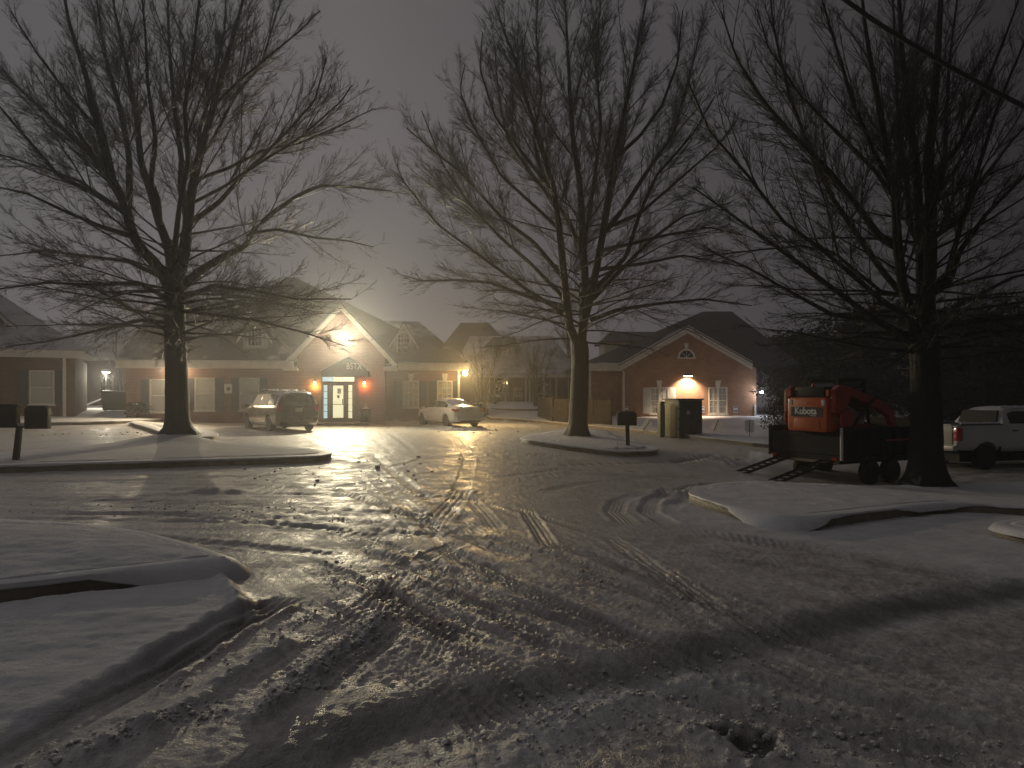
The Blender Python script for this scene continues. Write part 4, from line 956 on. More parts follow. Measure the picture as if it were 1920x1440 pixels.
# lamps on this house
def light(name, kind, loc, power, col, parent, rad=.05, rot=None, spot=None, blend=.5):
    l = bpy.data.lights.new(name, kind); l.energy = power; l.color = col
    if kind in ('POINT', 'SPOT'): l.shadow_soft_size = rad
    if kind == 'SPOT': l.spot_size = R(spot); l.spot_blend = blend
    o = bpy.data.objects.new(name, l); COL.objects.link(o); o.location = loc
    if rot: o.rotation_euler = rot
    if parent: o.parent = parent
    return o
def flood(label, loc, rz, lens, size, power, col, name='flood_light', drop=.25, tilt=22, extra=None):
    rt = empty(name, loc, rz, label, 'lamp'); s = size
    MB().box(-.05, .05, .02, .30, -.06, .06).tube([(0, .22, 0), (0, .05, -.02)], .03, 6).build('bracket', 'black_metal', rt)
    h = MB().lathe([(s*.55, .12), (s*.8, .04), (s, -.06), (s, -.10)], 20, 'y').build('housing', 'black_metal', rt, True); h.rotation_euler = (R(-tilt), 0, 0)
    l = MB().lathe([(s*.93, -.102), (s*.8, -.16), (s*.4, -.20), (.01, -.21)], 20, 'y').build('lens', lens, rt, True); l.rotation_euler = (R(-tilt), 0, 0)
    light('lamp', 'SPOT', (0, -.42, -.12), power, col, rt, .10, (R(-88), 0, 0), 162, 1.0); light('lamp', 'POINT', (0, -.45, -.10), power*.020, col, rt, .10); return rt
fl = A.u(644, -.5); fz = A.z(632, fl, -.5)
flood('blazing round flood lamp high on the entrance gable wall above the awning', A.w(fl, -.32, fz), A.a, 'flood_lens', .23, PW['flood'], (1.0, .87, .58))
cu_ = A.u(872, 1.9); cz_ = A.z(700, cu_, 1.9)
am = empty('corner_light', A.w(uW+.28, 1.9, cz_), A.a, 'glowing amber lamp at the right corner of the office under the eave', 'lamp')
MB().box(-.30, 0, .10, .16, -.03, .03).lathe([(.05, .12), (.10, .20), (.03, .26)], 12).build('bracket', 'black_metal', am)
MB().lathe([(.02, -.13), (.12, -.07), (.135, 0), (.11, .08), (.05, .115)], 18).build('lens', 'amber_lens', am, True); light('lamp', 'SPOT', (0.0, -.20, -.02), PW['amber'], (1.0, .66, .26), am, .10, (R(-85), 0, R(18)), 165, 1.0); light('lamp', 'POINT', (0.12, -.2, -.05), PW['amber']*.05, (1.0, .66, .26), am, .06)
for px, lens, nm, colr in ((590, 'sconce_orange', 'orange wall lantern left of the lit door', (1, .55, .10)), (683, 'sconce_red', 'red-orange wall lantern right of the lit door under the awning edge', (1, .22, .05))):
    u = A.u(px, -.15); z = A.z(718, u, -.15); sc = empty('wall_lantern', A.w(u, -.16, z), A.a, nm, 'lamp', 'wall lanterns by the entrance')
    MB().box(-.04, .04, .10, .155, -.1, .12).tube([(0, .12, .1), (0, .04, .17), (0, 0, .15)], .012, 6).build('bracket', 'black_metal', sc)
    MB().lathe([(.11, .10), (.03, .17), (.012, .2)], 6).build('cap', 'black_metal', sc)
    MB().lathe([(.012, -.1), (.05, -.05), (.055, .02), (.02, .08)], 12).build('bulb', lens, sc, True); light('lamp', 'POINT', (0, 0, -.17), PW['sconce'], colr, sc, .03)
u = A.u(333, -.2); wl4 = empty('wall_lamp', A.w(u, -.22, 2.72), A.a, 'warm wall lamp under the office eave, mostly hidden behind the left tree trunk', 'lamp')
MB().box(-.05, .05, .12, .215, -.05, .08).tube([(0, .16, .03), (0, .02, .08)], .02, 6).build('bracket', 'black_metal', wl4); MB().lathe([(.03, -.09), (.08, -.05), (.085, .03), (.05, .07)], 14).build('bulb', 'sconce_orange', wl4, True)
light('lamp', 'SPOT', (0, -.14, -.02), PW['lot'], (1.0, .80, .52), wl4, .06, (R(-78), 0, R(-18)), 160, 1.0); light('lamp', 'POINT', (0, -.2, -.05), PW['lot']*.03, (1.0, .7, .4), wl4, .06)
# bin beside the door
bu = A.u(685, -.5); bn = empty('litter_bin', A.w(bu, -.5, -.02), A.a, 'dark round bin with snow on its lid beside the lit entrance', 'bin')
MB().lathe([(.24, 0), (.27, .05), (.29, .62), (.30, .66)], 16).build('body', 'black_plastic', bn, True); MB().lathe([(.31, .662), (.26, .74), (.1, .78), (.01, .785)], 16).build('lid', 'black_plastic', bn, True)
MB().lathe([(.2, .765), (.16, .80), (.01, .815)], 12).build('snow_on_lid', 'snow_cap', bn, True); MB().tube([(-.05, 0, .78), (.02, 0, 1.02), (.07, 0, .85), (.12, 0, .80)], .018, 6).build('handle', 'trim', bn)

# ---- E : right brick house
E = Fr(1287, 44.7, .08, 0)
hE = empty('brick_house', E.o, E.a, 'orange-brown brick house on the right with half-round gable window and white trim', 'house')
zEe = 3.33; gpE = E.z(613, 0, -.4)+.05; el, er = E.u(1163, -.4), E.u(1411, -.4); wl_, wr_ = E.u(1168, 0), E.u(1418, 0)
slE = (gpE-zEe)/(-el)
MB().prism([(wl_, -.6), (wr_, -.6), (wr_, gpE-slE*wr_-.12), (0, gpE-.12), (wl_, gpE-slE*-wl_-.12)], 0, 11).build('gable_wall', 'brick_e', hE)
wlu = E.u(1101, .8); boxo('wall', 'brick_e', hE, wlu, wl_-.003, .8, 11, -.6, zEe-.1)
for s, eu in ((-1, el), (1, er)):
    ez = gpE-slE*abs(eu); roof_poly([[(0, -.42, gpE), (eu, -.42, ez), (eu, 9, ez), (0, 9, gpE)]], 'gable_roof', 'roof_bare', hE, .07)
    for (o0, o1, v0, v1) in ((.072, .20, -.44, -.385), (.23, .42, -.37, -.30)): MB().prism([(0, gpE-o0), (eu, ez-o0), (eu, ez-o1), (0, gpE-o1)], v0, v1).build('rake_board', 'trim', hE)
MB().prism([(0, gpE+.003), (el, zEe+.003), (el, zEe+.06), (0, gpE+.06)], -.43, -.30).build('snow_ledge', 'snow_cap', hE)
ez = gpE-slE*er
MB().prism([(0, gpE+.003), (er, ez+.003), (er, ez+.06), (0, gpE+.06)], -.43, -.30).build('snow_ledge', 'snow_cap', hE)
boxo('fascia', 'trim', hE, E.u(1100, .3)-.1, E.u(1179, -.3), -.02+.3, .38, zEe-.38, zEe+.02); boxo('gutter', 'trim', hE, E.u(1099, .3)-.1, E.u(1180, -.3), .14, .279, zEe-.16, zEe+.0)
boxo('soffit', 'trim', hE, E.u(1100, .3)-.05, wl_-.01, .385, .79, zEe-.36, zEe-.28)
pkE = E.u(1330, 8); roof_poly(hip(wlu-.5, E.u(1442, 6), .28, 15, zEe+.03, E.z(584, pkE, 8), E.u(1318, 8), E.u(1372, 8), 8), 'roof', 'roof_bare', hE)
b_ = MB(); rs_ = random.Random(4); pts = [(wlu-.5+i*(wl_-wlu+.6)/14, .24+rs_.uniform(-.03, .03), zEe+.04+rs_.uniform(-.02, .03)) for i in range(15)]; b_.tube(pts, [.05+rs_.uniform(-.02, .03) for _ in pts], 6).build('snow_ledge', 'snow_cap', hE, True)
# half-round window
MB().prism(arch_frame(.42, .52, 0, E.z(670, 0, 0), E.z(670, 0, 0), 14), -.05, -.003).build('half_round_window', 'trim', hE); hrw = bpy.data.objects[[o.name for o in COL.objects if o.name.startswith('half_round')][-1]]
zz = E.z(670, 0, 0); MB().prism([(.42*math.cos(math.pi*i/14), zz+.42*math.sin(math.pi*i/14)) for i in range(15)], -.018, -.006).build('pane', 'glass_dark', hrw)
q = MB(); q.box(-.56, .56, -.07, -.003, zz-.08, zz-.002); q.build('sill', 'trim', hrw)
q = MB()
for an in (45, 90, 135): q.tube([(0, -.03, zz), (.42*math.cos(R(an)), -.03, zz+.42*math.sin(R(an)))], .012, 5)
q.build('glazing_bars', 'trim', hrw); MB().prism([(-.08, zz+.525), (.08, zz+.525), (.13, zz+.85), (-.13, zz+.85)], -.06, -.003).build('keystone', 'trim', hE)
for px, shut in ((1236, 'white'), (1346, None)):
    u = E.u(px, 0); w2 = 1.0; z0, z1 = E.z(774, u, 0), E.z(728, u, 0)
    window(hE, u, 0, z0, z1, w2, 'curtain', shut, True, (4, 2)); boxo('mullion', 'trim', hE, u-.05, u+.05, -.075, -.052, z0, z1)
downspout(hE, E.u(1167.5, 0)+.05, 0, -.05, zEe-.4, .12); downspout(hE, E.u(1104.5, .8)+.05, .8, .0, zEe-.4, .12); downspout(hE, wr_-.08, 0, -.1, .9, .1)
boxo('foundation_band', 'concrete', hE, wl_+.02, wr_-.02, -.03, -.003, -.3, .12)
for px, lab in ((1174, 'small blue and white parking sign on brick by the left downspout'), (1317, 'small blue and white parking sign just right of the utility cabinet'), (1379, 'small blue and white parking sign right of the lower gable window')):
    u = E.u(px, 0); sg = empty('parking_sign', E.w(u, -.012, E.z(768, u, 0)), 0, lab, 'sign', 'small parking signs on the brick wall'); boxo('plate', 'sign_white', sg, -.12, .12, -.012, 0, -.18, .18); boxo('blue_band', 'sign_blue', sg, -.1, .1, -.017, -.013, -.14, -.02); boxo('blue_band', 'sign_blue', sg, -.1, .1, -.017, -.013, .08, .15)
# wall lamp (shaded, shining down)
u = E.u(1290, -.3); z = E.z(704, u, -.3); wl2 = empty('wall_lamp', E.w(u, -.30, z), 0, 'hooded wall lamp shining down on brick between the two gable windows', 'lamp')
MB().box(-.06, .06, .2, .296, -.05, .08).tube([(0, .25, .06), (0, .1, .10), (0, 0, .08)], .02, 6).build('bracket', 'black_metal', wl2)
MB().prism([(-.30, -.02), (.30, -.02), (.30, .0), (.14, .10), (-.14, .10), (-.30, .0)], -.12, .12).build('hood', 'black_metal', wl2, bev=.01); boxo('bulb', 'warm_bulb', wl2, -.24, .24, -.08, .08, -.045, -.021)
light('lamp', 'SPOT', (0, -.10, -.06), PW['wall'], (1.0, .74, .5), wl2, .05, (R(20), 0, 0), 125, .7)
u = E.u(1428, -.2); z = E.z(735, u, -.2); wl3 = empty('wall_lamp', E.w(u, -.2, z), 0, 'bright white lamp at the right end of the brick house beside the hedge', 'lamp')
MB().box(-.5, -.05, .10, .16, -.02, .04).lathe([(.10, .08), (.03, .14)], 10).build('bracket', 'black_metal', wl3); MB().lathe([(.03, -.09), (.085, -.05), (.09, .03), (.05, .07)], 14).build('bulb', 'cool_bulb', wl3, True); light('lamp', 'POINT', (0, -.13, -.05), PW['cool'], (.9, .93, 1.0), wl3, .05)
# dormer behind left slope
MB().box(E.u(1133, 6), E.u(1215, 6), 6, 9, E.z(690, 0, 6), E.z(641, 0, 6)).build('dormer', 'siding', hE)
dE = [o for o in COL.objects if o.name.startswith('dormer') and o.parent == hE][-1]
roof_poly(hip(E.u(1126, 6), E.u(1240, 6), 5.6, 10, E.z(640, 0, 6), E.z(622, 0, 8), E.u(1145, 8), E.u(1230, 8), 8), 'dormer_roof', 'roof_bare', dE, .1)

# ---- D : house with porch, between
D = Fr(965, 58, .85, -3)
hD = empty('porch_house', D.o, D.a, 'dim brown house with white porch posts and railing behind the white sedan', 'house')
d0, d1 = D.u(880, 0), D.u(1075, 0); zD = D.z(703, 0, 0)
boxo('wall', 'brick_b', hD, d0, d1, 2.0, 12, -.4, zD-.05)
boxo('porch_floor', 'concrete', hD, d0+1, d1, -.2, 1.99, -.4, .12)
roof_poly(hip(d0-1.4, d1+.6, -.5, 13.5, zD+.08, D.z(629, 0, 6), D.u(880, 6), D.u(1035, 6), 6.5), 'roof', 'roof_snow', hD)
p1 = D.u(868, 9); roof_poly(hip(D.u(790, 4), D.u(1010, 4), 3, 15, zD+.1, D.z(605, p1, 9), p1-.2, D.u(915, 9), 9), 'roof', 'roof_bare', hD)
boxo('wall', 'brick_b', hD, D.u(798, 5), d0-.01, 4, 14, -.4, zD-.02)
boxo('fascia', 'trim', hD, d0-1.3, d1+.6, -.58, -.505, zD-.22, zD+.04)
for px in (917, 948, 986, 993, 1020, 1043, 1066): boxo('porch_post', 'trim', hD, D.u(px, 0)-.06, D.u(px, 0)+.06, 0, .12, .125, zD-.02)
q = MB(); x = D.u(935, 0)
q.box(D.u(932, 0), D.u(993, 0), .03, .09, .95, 1.0); q.box(D.u(932, 0), D.u(993, 0), .03, .09, .2, .25)
while x < D.u(992, 0): q.box(x, x+.03, .04, .08, .25, .95); x += .14
q.build('railing', 'black_plastic', hD)
for px in (940, 1020): u = D.u(px, 2); window(hD, u, 2.0, .8, 2.3, 1.0, 'dark', None, False, (2, 1))
MB().box(D.u(922, 2), D.u(966, 2), 2.6, 4.5, D.z(697, 0, 2), D.z(650, 0, 2)).build('dormer', 'siding', hD)
dD = [o for o in COL.objects if o.name.startswith('dormer') and o.parent == hD][-1]
roof_poly(hip(D.u(908, 2), D.u(975, 2), 2.2, 6, D.z(648, 0, 2), D.z(632, 0, 4), D.u(925, 4), D.u(965, 4), 4), 'dormer_roof', 'roof_bare', dD, .1)
ch = empty('porch_chair', D.w(D.u(970, .8), .8, .12), D.a, 'pale slatted chair on the dim porch between two white posts', 'chair')
q = MB(); q.box(-.35, .35, -.3, .3, .40, .45); q.build('seat', 'siding', ch); q = MB()
for i in range(6): q.box(-.35+i*.12, -.27+i*.12, .28, .32, .45, 1.15)
q.box(-.37, .37, .27, .33, 1.1, 1.18); q.build('backrest', 'siding', ch)
for sx in (-1, 1):
    boxo('armrest', 'siding', ch, sx*.40-.04, sx*.40+.04, -.32, .3, .62, .66)
    for sy in (-1, 1): boxo('leg', 'siding', ch, sx*.33-.03, sx*.33+.03, sy*.26-.03, sy*.26+.03, 0, .398)

# ---- B : left edge house
B_ = Fr(75, 36.4, .42, 27)
hB = empty('brick_house', B_.o, B_.a, 'dark brown brick house cut by the left edge, one shaded window and snowy roof', 'house')
b1 = B_.u(141, 0); b0 = -11.0; zB = B_.z(668, 0, 0)
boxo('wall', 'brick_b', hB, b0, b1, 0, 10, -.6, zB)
boxo('fascia', 'trim', hB, b0, b1+.45, -.5, -.42, zB-.05, zB+.28); roof_poly(hip(b0-2, b1+.5, -.41, 10.5, zB+.34, B_.z(535, -4, 5), -7.5, B_.u(-20, 5), 5), 'roof', 'roof_snow', hB)
boxo('soffit', 'trim', hB, b0, b1+.4, -.415, -.01, zB-.07, zB-.01)
u = B_.u(78.5, 0); window(hB, u, 0, B_.z(756, u, 0), B_.z(697, u, 0), .92, 'blind', 'slate', False, None); window(hB, u-4.2, 0, B_.z(756, u, 0), B_.z(697, u, 0), .92, 'blind', 'slate', False, None)
downspout(hB, B_.u(121, 0), 0, .05, zB-.06, .14)
make_dormer(hB, B_.u(-12, 1.5), 1.5, B_.z(652, 0, 1.5), B_.z(610, 0, 1.5), B_.z(580, 0, 1.5), 1.7, 3.0)
# far dark building behind the gap
Cb = Fr(190, 66, .6, 0); hC = empty('brick_house', Cb.o, 0, 'far dim brick building seen through the gap behind the dumpster', 'house')
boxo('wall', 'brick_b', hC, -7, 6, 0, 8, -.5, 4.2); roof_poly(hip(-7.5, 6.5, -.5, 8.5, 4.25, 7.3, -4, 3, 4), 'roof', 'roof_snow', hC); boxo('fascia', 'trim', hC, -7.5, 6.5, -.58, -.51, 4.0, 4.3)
for uu in (-3.5, 0.5, 3.4): window(hC, uu, 0, 1.1, 2.6, 1.0, 'dark', None, False, (2, 1))
# fascia light beyond
lp = W(199, 697, 50); gl = gz(lp.x, lp.y); sl_ = empty('lamp_post', (lp.x, lp.y, gl), 0, 'small lit lamp on a thin post above the dumpster in the left gap', 'lamp')
MB().tube([(0, 0, 0), (0, 0, lp.z-gl-.05)], .05, 8).build('post', 'black_metal', sl_); MB().lathe([(.12, .02), (.3, -.02), (.28, .10), (.1, .16)], 12, 'z', (0, 0, lp.z-gl)).build('hood', 'rim_dull', sl_, True)
MB().lathe([(.02, -.12), (.2, -.08), (.24, -.03)], 12, 'z', (0, 0, lp.z-gl)).build('lens', 'warm_bulb', sl_, True); light('lamp', 'POINT', (0, -.1, lp.z-gl-.3), PW['gap'], (1, .9, .7), sl_, .08)
# ---------------------------------------------------------------- vehicles
def loft(xs, zt, zb, zl, wb, wr, nx_=72, tn=30):
    """car skin: control stations -> function S(x,t); t 0 sill .. 1 roof centre (right half, y>0)"""
    X_ = np.array(xs); fs = [np.array(a) for a in (zt, zb, zl, wb, wr)]
    def sm(x, a):
        r = 0
        for k, w in ((-.06, .25), (0, .5), (.06, .25)): r = r+w*np.interp(x+k, X_, a)
        return r
    T = np.array([0, .08, .22, .38, .50, .56, .78, .88, 1.0])
    def S(x, t):
        t_, b, l, w, r = [sm(x, a) for a in fs]; b = np.minimum(b, t_-.03); h = t_-b
        yy = [w*.88, w*.965, w*1.0, w*1.0, w*.972, w*.955, r, r*.80, 0]; zz = [l, l+.10, l+(b-l)*.4, l+(b-l)*.75, b-.015, b+.02*min(1, h*3), t_-.16*min(1, h*2), t_-.045*min(1, h*2), t_]
        return Vector((x, np.interp(t, T, yy), np.interp(t, T, zz)))
    return S, X_[0], X_[-1]
def skin(S, x0, x1, nx_=80, tn=26):
    b = MB(); xs = [x0+(x1-x0)*i/(nx_-1) for i in range(nx_)]; ts = [i/(tn-1) for i in range(tn)]
    K = 2*tn-1; vs = []
    for x in xs:
        r = [S(x, t) for t in ts]; vs += [(p.x, p.y, p.z) for p in r]+[(p.x, -p.y, p.z) for p in r[-2::-1]]
    fs = [(i*K+j, i*K+j+1, (i+1)*K+j+1, (i+1)*K+j) for i in range(nx_-1) for j in range(K-1)]
    fs += [((i+1)*K, (i+1)*K+K-1, i*K+K-1, i*K) for i in range(nx_-1)]
    fs += [tuple(range(K-1, -1, -1)), tuple(range((nx_-1)*K, nx_*K))]
    b.add(vs, fs); return b
def patch(S, x0, x1, t0, t1, side, name, mat, parent, off=.006, nx_=10, nt=6, tk=.004, top=None, skew=0):
    """glass or trim panel lying on the skin; side +1/-1, or 0 = right across the centre"""
    def P(x, t, s):
        e = .01; p = S(x, t); dx = S(x+e, t)-S(x-e, t); dt = S(x, min(1, t+e))-S(x, max(0, t-e)); n = dx.cross(dt)
        if n.length < 1e-9: n = Vector((0, 0, 1))
        n.normalize()
        if n.dot(Vector((0, p.y, p.z-.6))) < 0: n = -n
        q = p+n*off; q2 = p+n*(off+tk); return Vector((q.x, s*q.y, q.z)), Vector((q2.x, s*q2.y, q2.z))
    cols = []
    if side: uu = [(t0+(t1-t0)*j/nt, side) for j in range(nt+1)]
    else: uu = [(t0+(1-t0)*j/nt, 1) for j in range(nt+1)]+[(1-(1-t0)*(j+1)/nt, -1) for j in range(nt)]
    K = len(uu); A = []; B = []
    for i in range(nx_+1):
        for (t, s) in uu:
            f = (t-t0)/(t1-t0) if side else 0
            k2 = skew if isinstance(skew, tuple) else (0, 0); xa = x0+k2[0]*f; xb = x1+k2[1]*f
            x = xa+(xb-xa)*i/nx_; a, b = P(x, t, s); A.append(a); B.append(b)
    n = len(A); fs = []
    for i in range(nx_):
        for j in range(K-1):
            a = i*K+j; fs += [(a, a+1, a+K+1, a+K), (n+a, n+a+K, n+a+K+1, n+a+1)]
    rim = [i*K for i in range(nx_+1)]+[nx_*K+j for j in range(1, K)]+[i*K+K-1 for i in range(nx_-1, -1, -1)]+[j for j in range(K-2, 0, -1)]
    for q in range(len(rim)): a, b = rim[q], rim[(q+1) % len(rim)]; fs.append((a, b, n+b, n+a))
    return MB().add(A+B, fs).build(name, mat, parent, smooth=True, angle=40)
def cut_arches(body, wheels, r, w, W2):
    cs = []
    for (x, z) in wheels:
        for s in (-1, 1):
            c = MB().lathe([(r, -w/2), (r, w/2)], 28, 'y', (x, s*(W2-w/2+.06), z)).build('cut', 'rubber'); c.parent = body.parent; cs.append(c)
    for c in cs:
        m = body.modifiers.new('b', 'BOOLEAN'); m.object = c; m.operation = 'DIFFERENCE'; m.solver = 'EXACT'
    dg = bpy.context.evaluated_depsgraph_get(); me = bpy.data.meshes.new_from_object(body.evaluated_get(dg)); old = body.data
    body.modifiers.clear(); body.data = me; me.name = old.name
    me.materials.clear(); me.materials.append(M['_body'])
    for p in me.polygons: p.material_index = 0
    for c in cs: bpy.data.objects.remove(c)
def wheel(parent, x, y, z, r, w, rimmat, spokes=10, rimr=.62):
    s = 1 if y > 0 else -1; wh = empty('wheel', (x, y, z), 0, parent=parent)
    MB().lathe([(r*rimr, -w/2), (r*.93, -w/2), (r, -w*.32), (r, w*.32), (r*.93, w/2), (r*rimr, w/2)], 32, 'y').build('tyre', 'rubber', wh, True, angle=50)
    rm = MB(); o = s*w*.42; rm.lathe([(r*rimr, -w*.4), (r*rimr, w*.4)], 28, 'y'); rm.lathe([(r*rimr*1.0, o), (r*rimr*.9, o+s*.012), (r*rimr*.88, o-s*.03)], 28, 'y'); rm.lathe([(r*.16, o-s*.03), (r*.14, o+s*.008), (.005, o+s*.012)], 14, 'y')
    for i in range(spokes):
        a = 2*math.pi*i/spokes; c, q = math.cos(a), math.sin(a); rm.tube([(c*r*.1, o-s*.012, q*r*.1), (c*r*rimr*.92, o-s*.006, q*r*rimr*.92)], [.018, .024], 4)
    rm.build('rim', rimmat, wh, True)
    return wh
def car(name, label, cat, loc, rz, S, x0, x1, paint, wheels, r, ww, W2, rimmat, sides, front, rear, spokes=10, arch=1.12):
    rt = empty(name, loc, rz, label, cat, 'parked vehicles'); M['_body'] = M[paint]
    body = skin(S, x0, x1).build('body', paint, rt, smooth=True, angle=38); cut_arches(body, [(x, r*.98) for x in wheels], r*arch, ww+.14, W2)
    body.data.polygons.foreach_set('use_smooth', [True]*len(body.data.polygons)); body.data.set_sharp_from_angle(angle=R(35))
    MB().box(x0+.35, x1-.35, -W2*.70, W2*.70, r*.55, r*1.75).build('chassis', 'black_plastic', rt)
    for x in wheels:
        for s in (-1, 1): wheel(rt, x, s*(W2-ww/2-.02), r-.02, r, ww, rimmat, spokes)
    for (a, b, t0, t1, sk, mt) in sides:
        for s in (-1, 1): patch(S, a, b, t0, t1, s, 'side_window', mt, rt, skew=sk)
    if front: patch(S, front[0], front[1], front[2], 1, 0, 'windscreen', 'car_glass', rt)
    if rear: patch(S, rear[0], rear[1], rear[2], 1, 0, 'rear_window', 'car_glass', rt)
    return rt
def heading(az): return R(90-az)
# --- minivan (rear at -x)
xs = [-2.56, -2.53, -2.45, -2.1, -1.2, 0, .7, 1.15, 1.75, 2.2, 2.48, 2.56]
S, a0, a1 = loft(xs, [1.0, 1.55, 1.66, 1.74, 1.77, 1.76, 1.70, 1.45, 1.10, 1.0, .86, .70], [.95, 1.02, 1.03, 1.03, 1.02, 1.0, .99, .98, .95, .88, .76, .62], [.42, .36, .30, .26, .24, .24, .24, .24, .25, .26, .3, .36], [.84, .90, .94, .965, .975, .975, .97, .965, .94, .88, .74, .60], [.70, .70, .71, .73, .745, .745, .72, .70, .66, .6, .5, .4])
vc = (-10.6, 33.5); van = car('minivan', 'dark grey-brown minivan parked nose-in left of the lit entrance', 'van', (vc[0], vc[1], gz(*vc)+.01), heading(-36.5), S, a0, a1, 'van', (-1.53, 1.55), .345, .22, .97, 'rim',
 [(-2.25, -1.38, .585, .775, (.12, 0), 'car_glass'), (-1.30, -.28, .585, .775, (0, 0), 'car_glass_wet'), (-.20, 1.05, .585, .775, (0, -.38), 'car_glass_wet')], (1.12, 1.72, .80), None)
rw = MB().prism([(-.66, 1.08), (.66, 1.08), (.58, 1.52), (-.58, 1.52)], -2.585, -2.562, 'x').build('rear_window', 'car_glass', van, bev=.008)
MB().prism([(-.80, .45), (.80, .45), (.83, .62), (-.83, .62)], -2.66, -2.45, 'x').build('rear_bumper', 'van', van, bev=.03)
boxo('licence_plate', 'plate', van, -2.590, -2.566, -.16, .16, .84, .99)
boxo('tailgate_trim', 'chrome', van, -2.592, -2.568, -.34, .34, 1.005, 1.03)
for s in (-1, 1):
    MB().box(-2.585, -2.40, s*.70, s*.89, .86, 1.14).build('tail_light', 'tail', van, bev=.02); mr = MB().box(1.05, 1.18, s*.99, s*1.19, .98, 1.16).build('mirror', 'van', van, bev=.03)
    boxo('sill_strip', 'chrome', van, -1.1, 1.1, s*.965, s*.985, .38, .43); MB().tube([(-1.9, s*.62, 1.76), (-1.8, s*.62, 1.81), (.3, s*.62, 1.80), (.4, s*.62, 1.75)], .018, 6).build('roof_rail', 'black_plastic', van)
    for x in (-.35, .0): boxo('door_handle', 'chrome', van, x-.09+(.0 if x else -.2), x+.05+(.0 if x else -.2), s*.978, s*1.0, .92, .95)
    boxo('headlight', 'chrome', van, 2.28, 2.44, s*.55, s*.78, .68, .80)
sn = MB(); rs_ = random.Random(2)
for i in range(16): x = -2.1+i*.15; sn.lathe([(.09, 0), (.07, .02), (.01, .035)], 7, 'z', (x+rs_.uniform(-.05, .05), rs_.uniform(-.5, .6), 1.755-.01*(abs(x) > 1.6)))
sn.build('snow_on_roof', 'snow_cap', van, True)['kind'] = 'stuff'
# --- white sedan
xs = [-2.31, -2.28, -2.15, -1.75, -1.45, -.75, -.1, .35, 1.15, 1.75, 2.15, 2.31]
S, a0, a1 = loft(xs, [.72, .96, 1.03, 1.06, 1.12, 1.40, 1.46, 1.43, 1.02, .93, .80, .62], [.68, .84, .90, .93, .94, .93, .92, .91, .89, .82, .70, .55], [.38, .30, .26, .24, .23, .23, .23, .23, .24, .25, .28, .34], [.68, .80, .86, .89, .90, .90, .90, .90, .89, .83, .70, .52], [.50, .58, .60, .60, .58, .56, .585, .58, .62, .58, .46, .36])
rc = Vector((-2.04, 36.3)); hd = Vector((math.sin(R(-33)), math.cos(R(-33)))); sc_ = rc+hd*2.31; sed = car('sedan', 'white four-door sedan parked below the amber corner lamp', 'car', (sc_.x, sc_.y, gz(sc_.x, sc_.y)+.01), heading(-33), S, a0, a1, 'sedan', (-1.33, 1.37), .325, .205, .895, 'rim',
 [(-1.42, -1.02, .60, .74, (.30, 0), 'car_glass'), (-.98, -.10, .585, .775, (.05, 0), 'car_glass_wet'), (-.04, .95, .585, .775, (0, -.42), 'car_glass_wet')], (.42, 1.12, .80), (-1.50, -.80, .80))
for s in (-1, 1):
    MB().prism([(s*.50, .80), (s*.82, .76), (s*.84, .90), (s*.50, .93)], -2.325, -2.2, 'x').build('tail_light', 'tail', sed, bev=.015); MB().prism([(-2.24, .78), (-1.98, .84), (-1.98, .92), (-2.24, .92)], s*.80, s*.888).build('tail_light', 'tail', sed, bev=.01)
    MB().box(.82, .94, s*.92, s*1.08, .90, 1.02).build('mirror', 'sedan', sed, bev=.03); boxo('headlight', 'chrome', sed, 1.98, 2.12, s*.52, s*.74, .64, .74)
    for x in (-.85, .12): boxo('door_handle', 'chrome', sed, x-.08, x+.08, s*.898, s*.922, .80, .825)
    boxo('reflector', 'tail', sed, -2.335, -2.315, s*.52, s*.66, .36, .41)
boxo('licence_plate', 'plate', sed, -2.340, -2.316, -.16, .16, .68, .80); boxo('boot_trim', 'chrome', sed, -2.338, -2.314, -.30, .30, .815, .84)
MB().prism([(-.74, .30), (.74, .30), (.80, .52), (-.80, .52)], -2.36, -2.2, 'x').build('rear_bumper', 'sedan', sed, bev=.03); boxo('bumper_vent', 'black_plastic', sed, -2.37, -2.30, -.55, .55, .25, .34)
# --- white pickup
xs = [-2.98, -2.95, -2.80, -1.15, -1.12, -1.02, -.6, .6, 1.0, 1.5, 2.2, 2.75, 2.96]
S, a0, a1 = loft(xs, [1.38, 1.40, 1.41, 1.41, 1.50, 1.86, 2.0, 2.0, 1.93, 1.48, 1.42, 1.34, 1.15], [1.34, 1.37, 1.38, 1.38, 1.38, 1.38, 1.37, 1.36, 1.36, 1.34, 1.32, 1.22, 1.0], [.72, .66, .62, .56, .55, .55, .55, .55, .55, .56, .58, .60, .66], [.95, .985, 1.0, 1.01, 1.01, 1.01, 1.01, 1.01, 1.01, 1.0, .99, .95, .88], [.93, .96, .96, .96, .90, .78, .76, .76, .77, .80, .84, .80, .7])
tr0 = Vector((13.96, 23.1)); hd = Vector((math.sin(R(75)), math.cos(R(75)))); lf = Vector((-hd.y, hd.x)); tc_ = tr0+lf*1.0+hd*2.98
pk = car('pickup_truck', 'white crew-cab pickup truck hitched to the trailer behind the dark tree', 'truck', (tc_.x, tc_.y, gz(tr0.x+1, tr0.y+.3)+.01), heading(75), S, a0, a1, 'pickup', (-1.85, 1.95), .41, .27, 1.01, 'rim_dull',
 [(-.88, -.06, .585, .775, (.05, 0), 'car_glass'), (.02, 1.25, .585, .775, (0, -.40), 'car_glass')], (.95, 1.48, .80), None, 8, 1.18)
boxo('bed_interior', 'black_plastic', pk, -2.86, -1.20, -.82, .82, 1.395, 1.418)
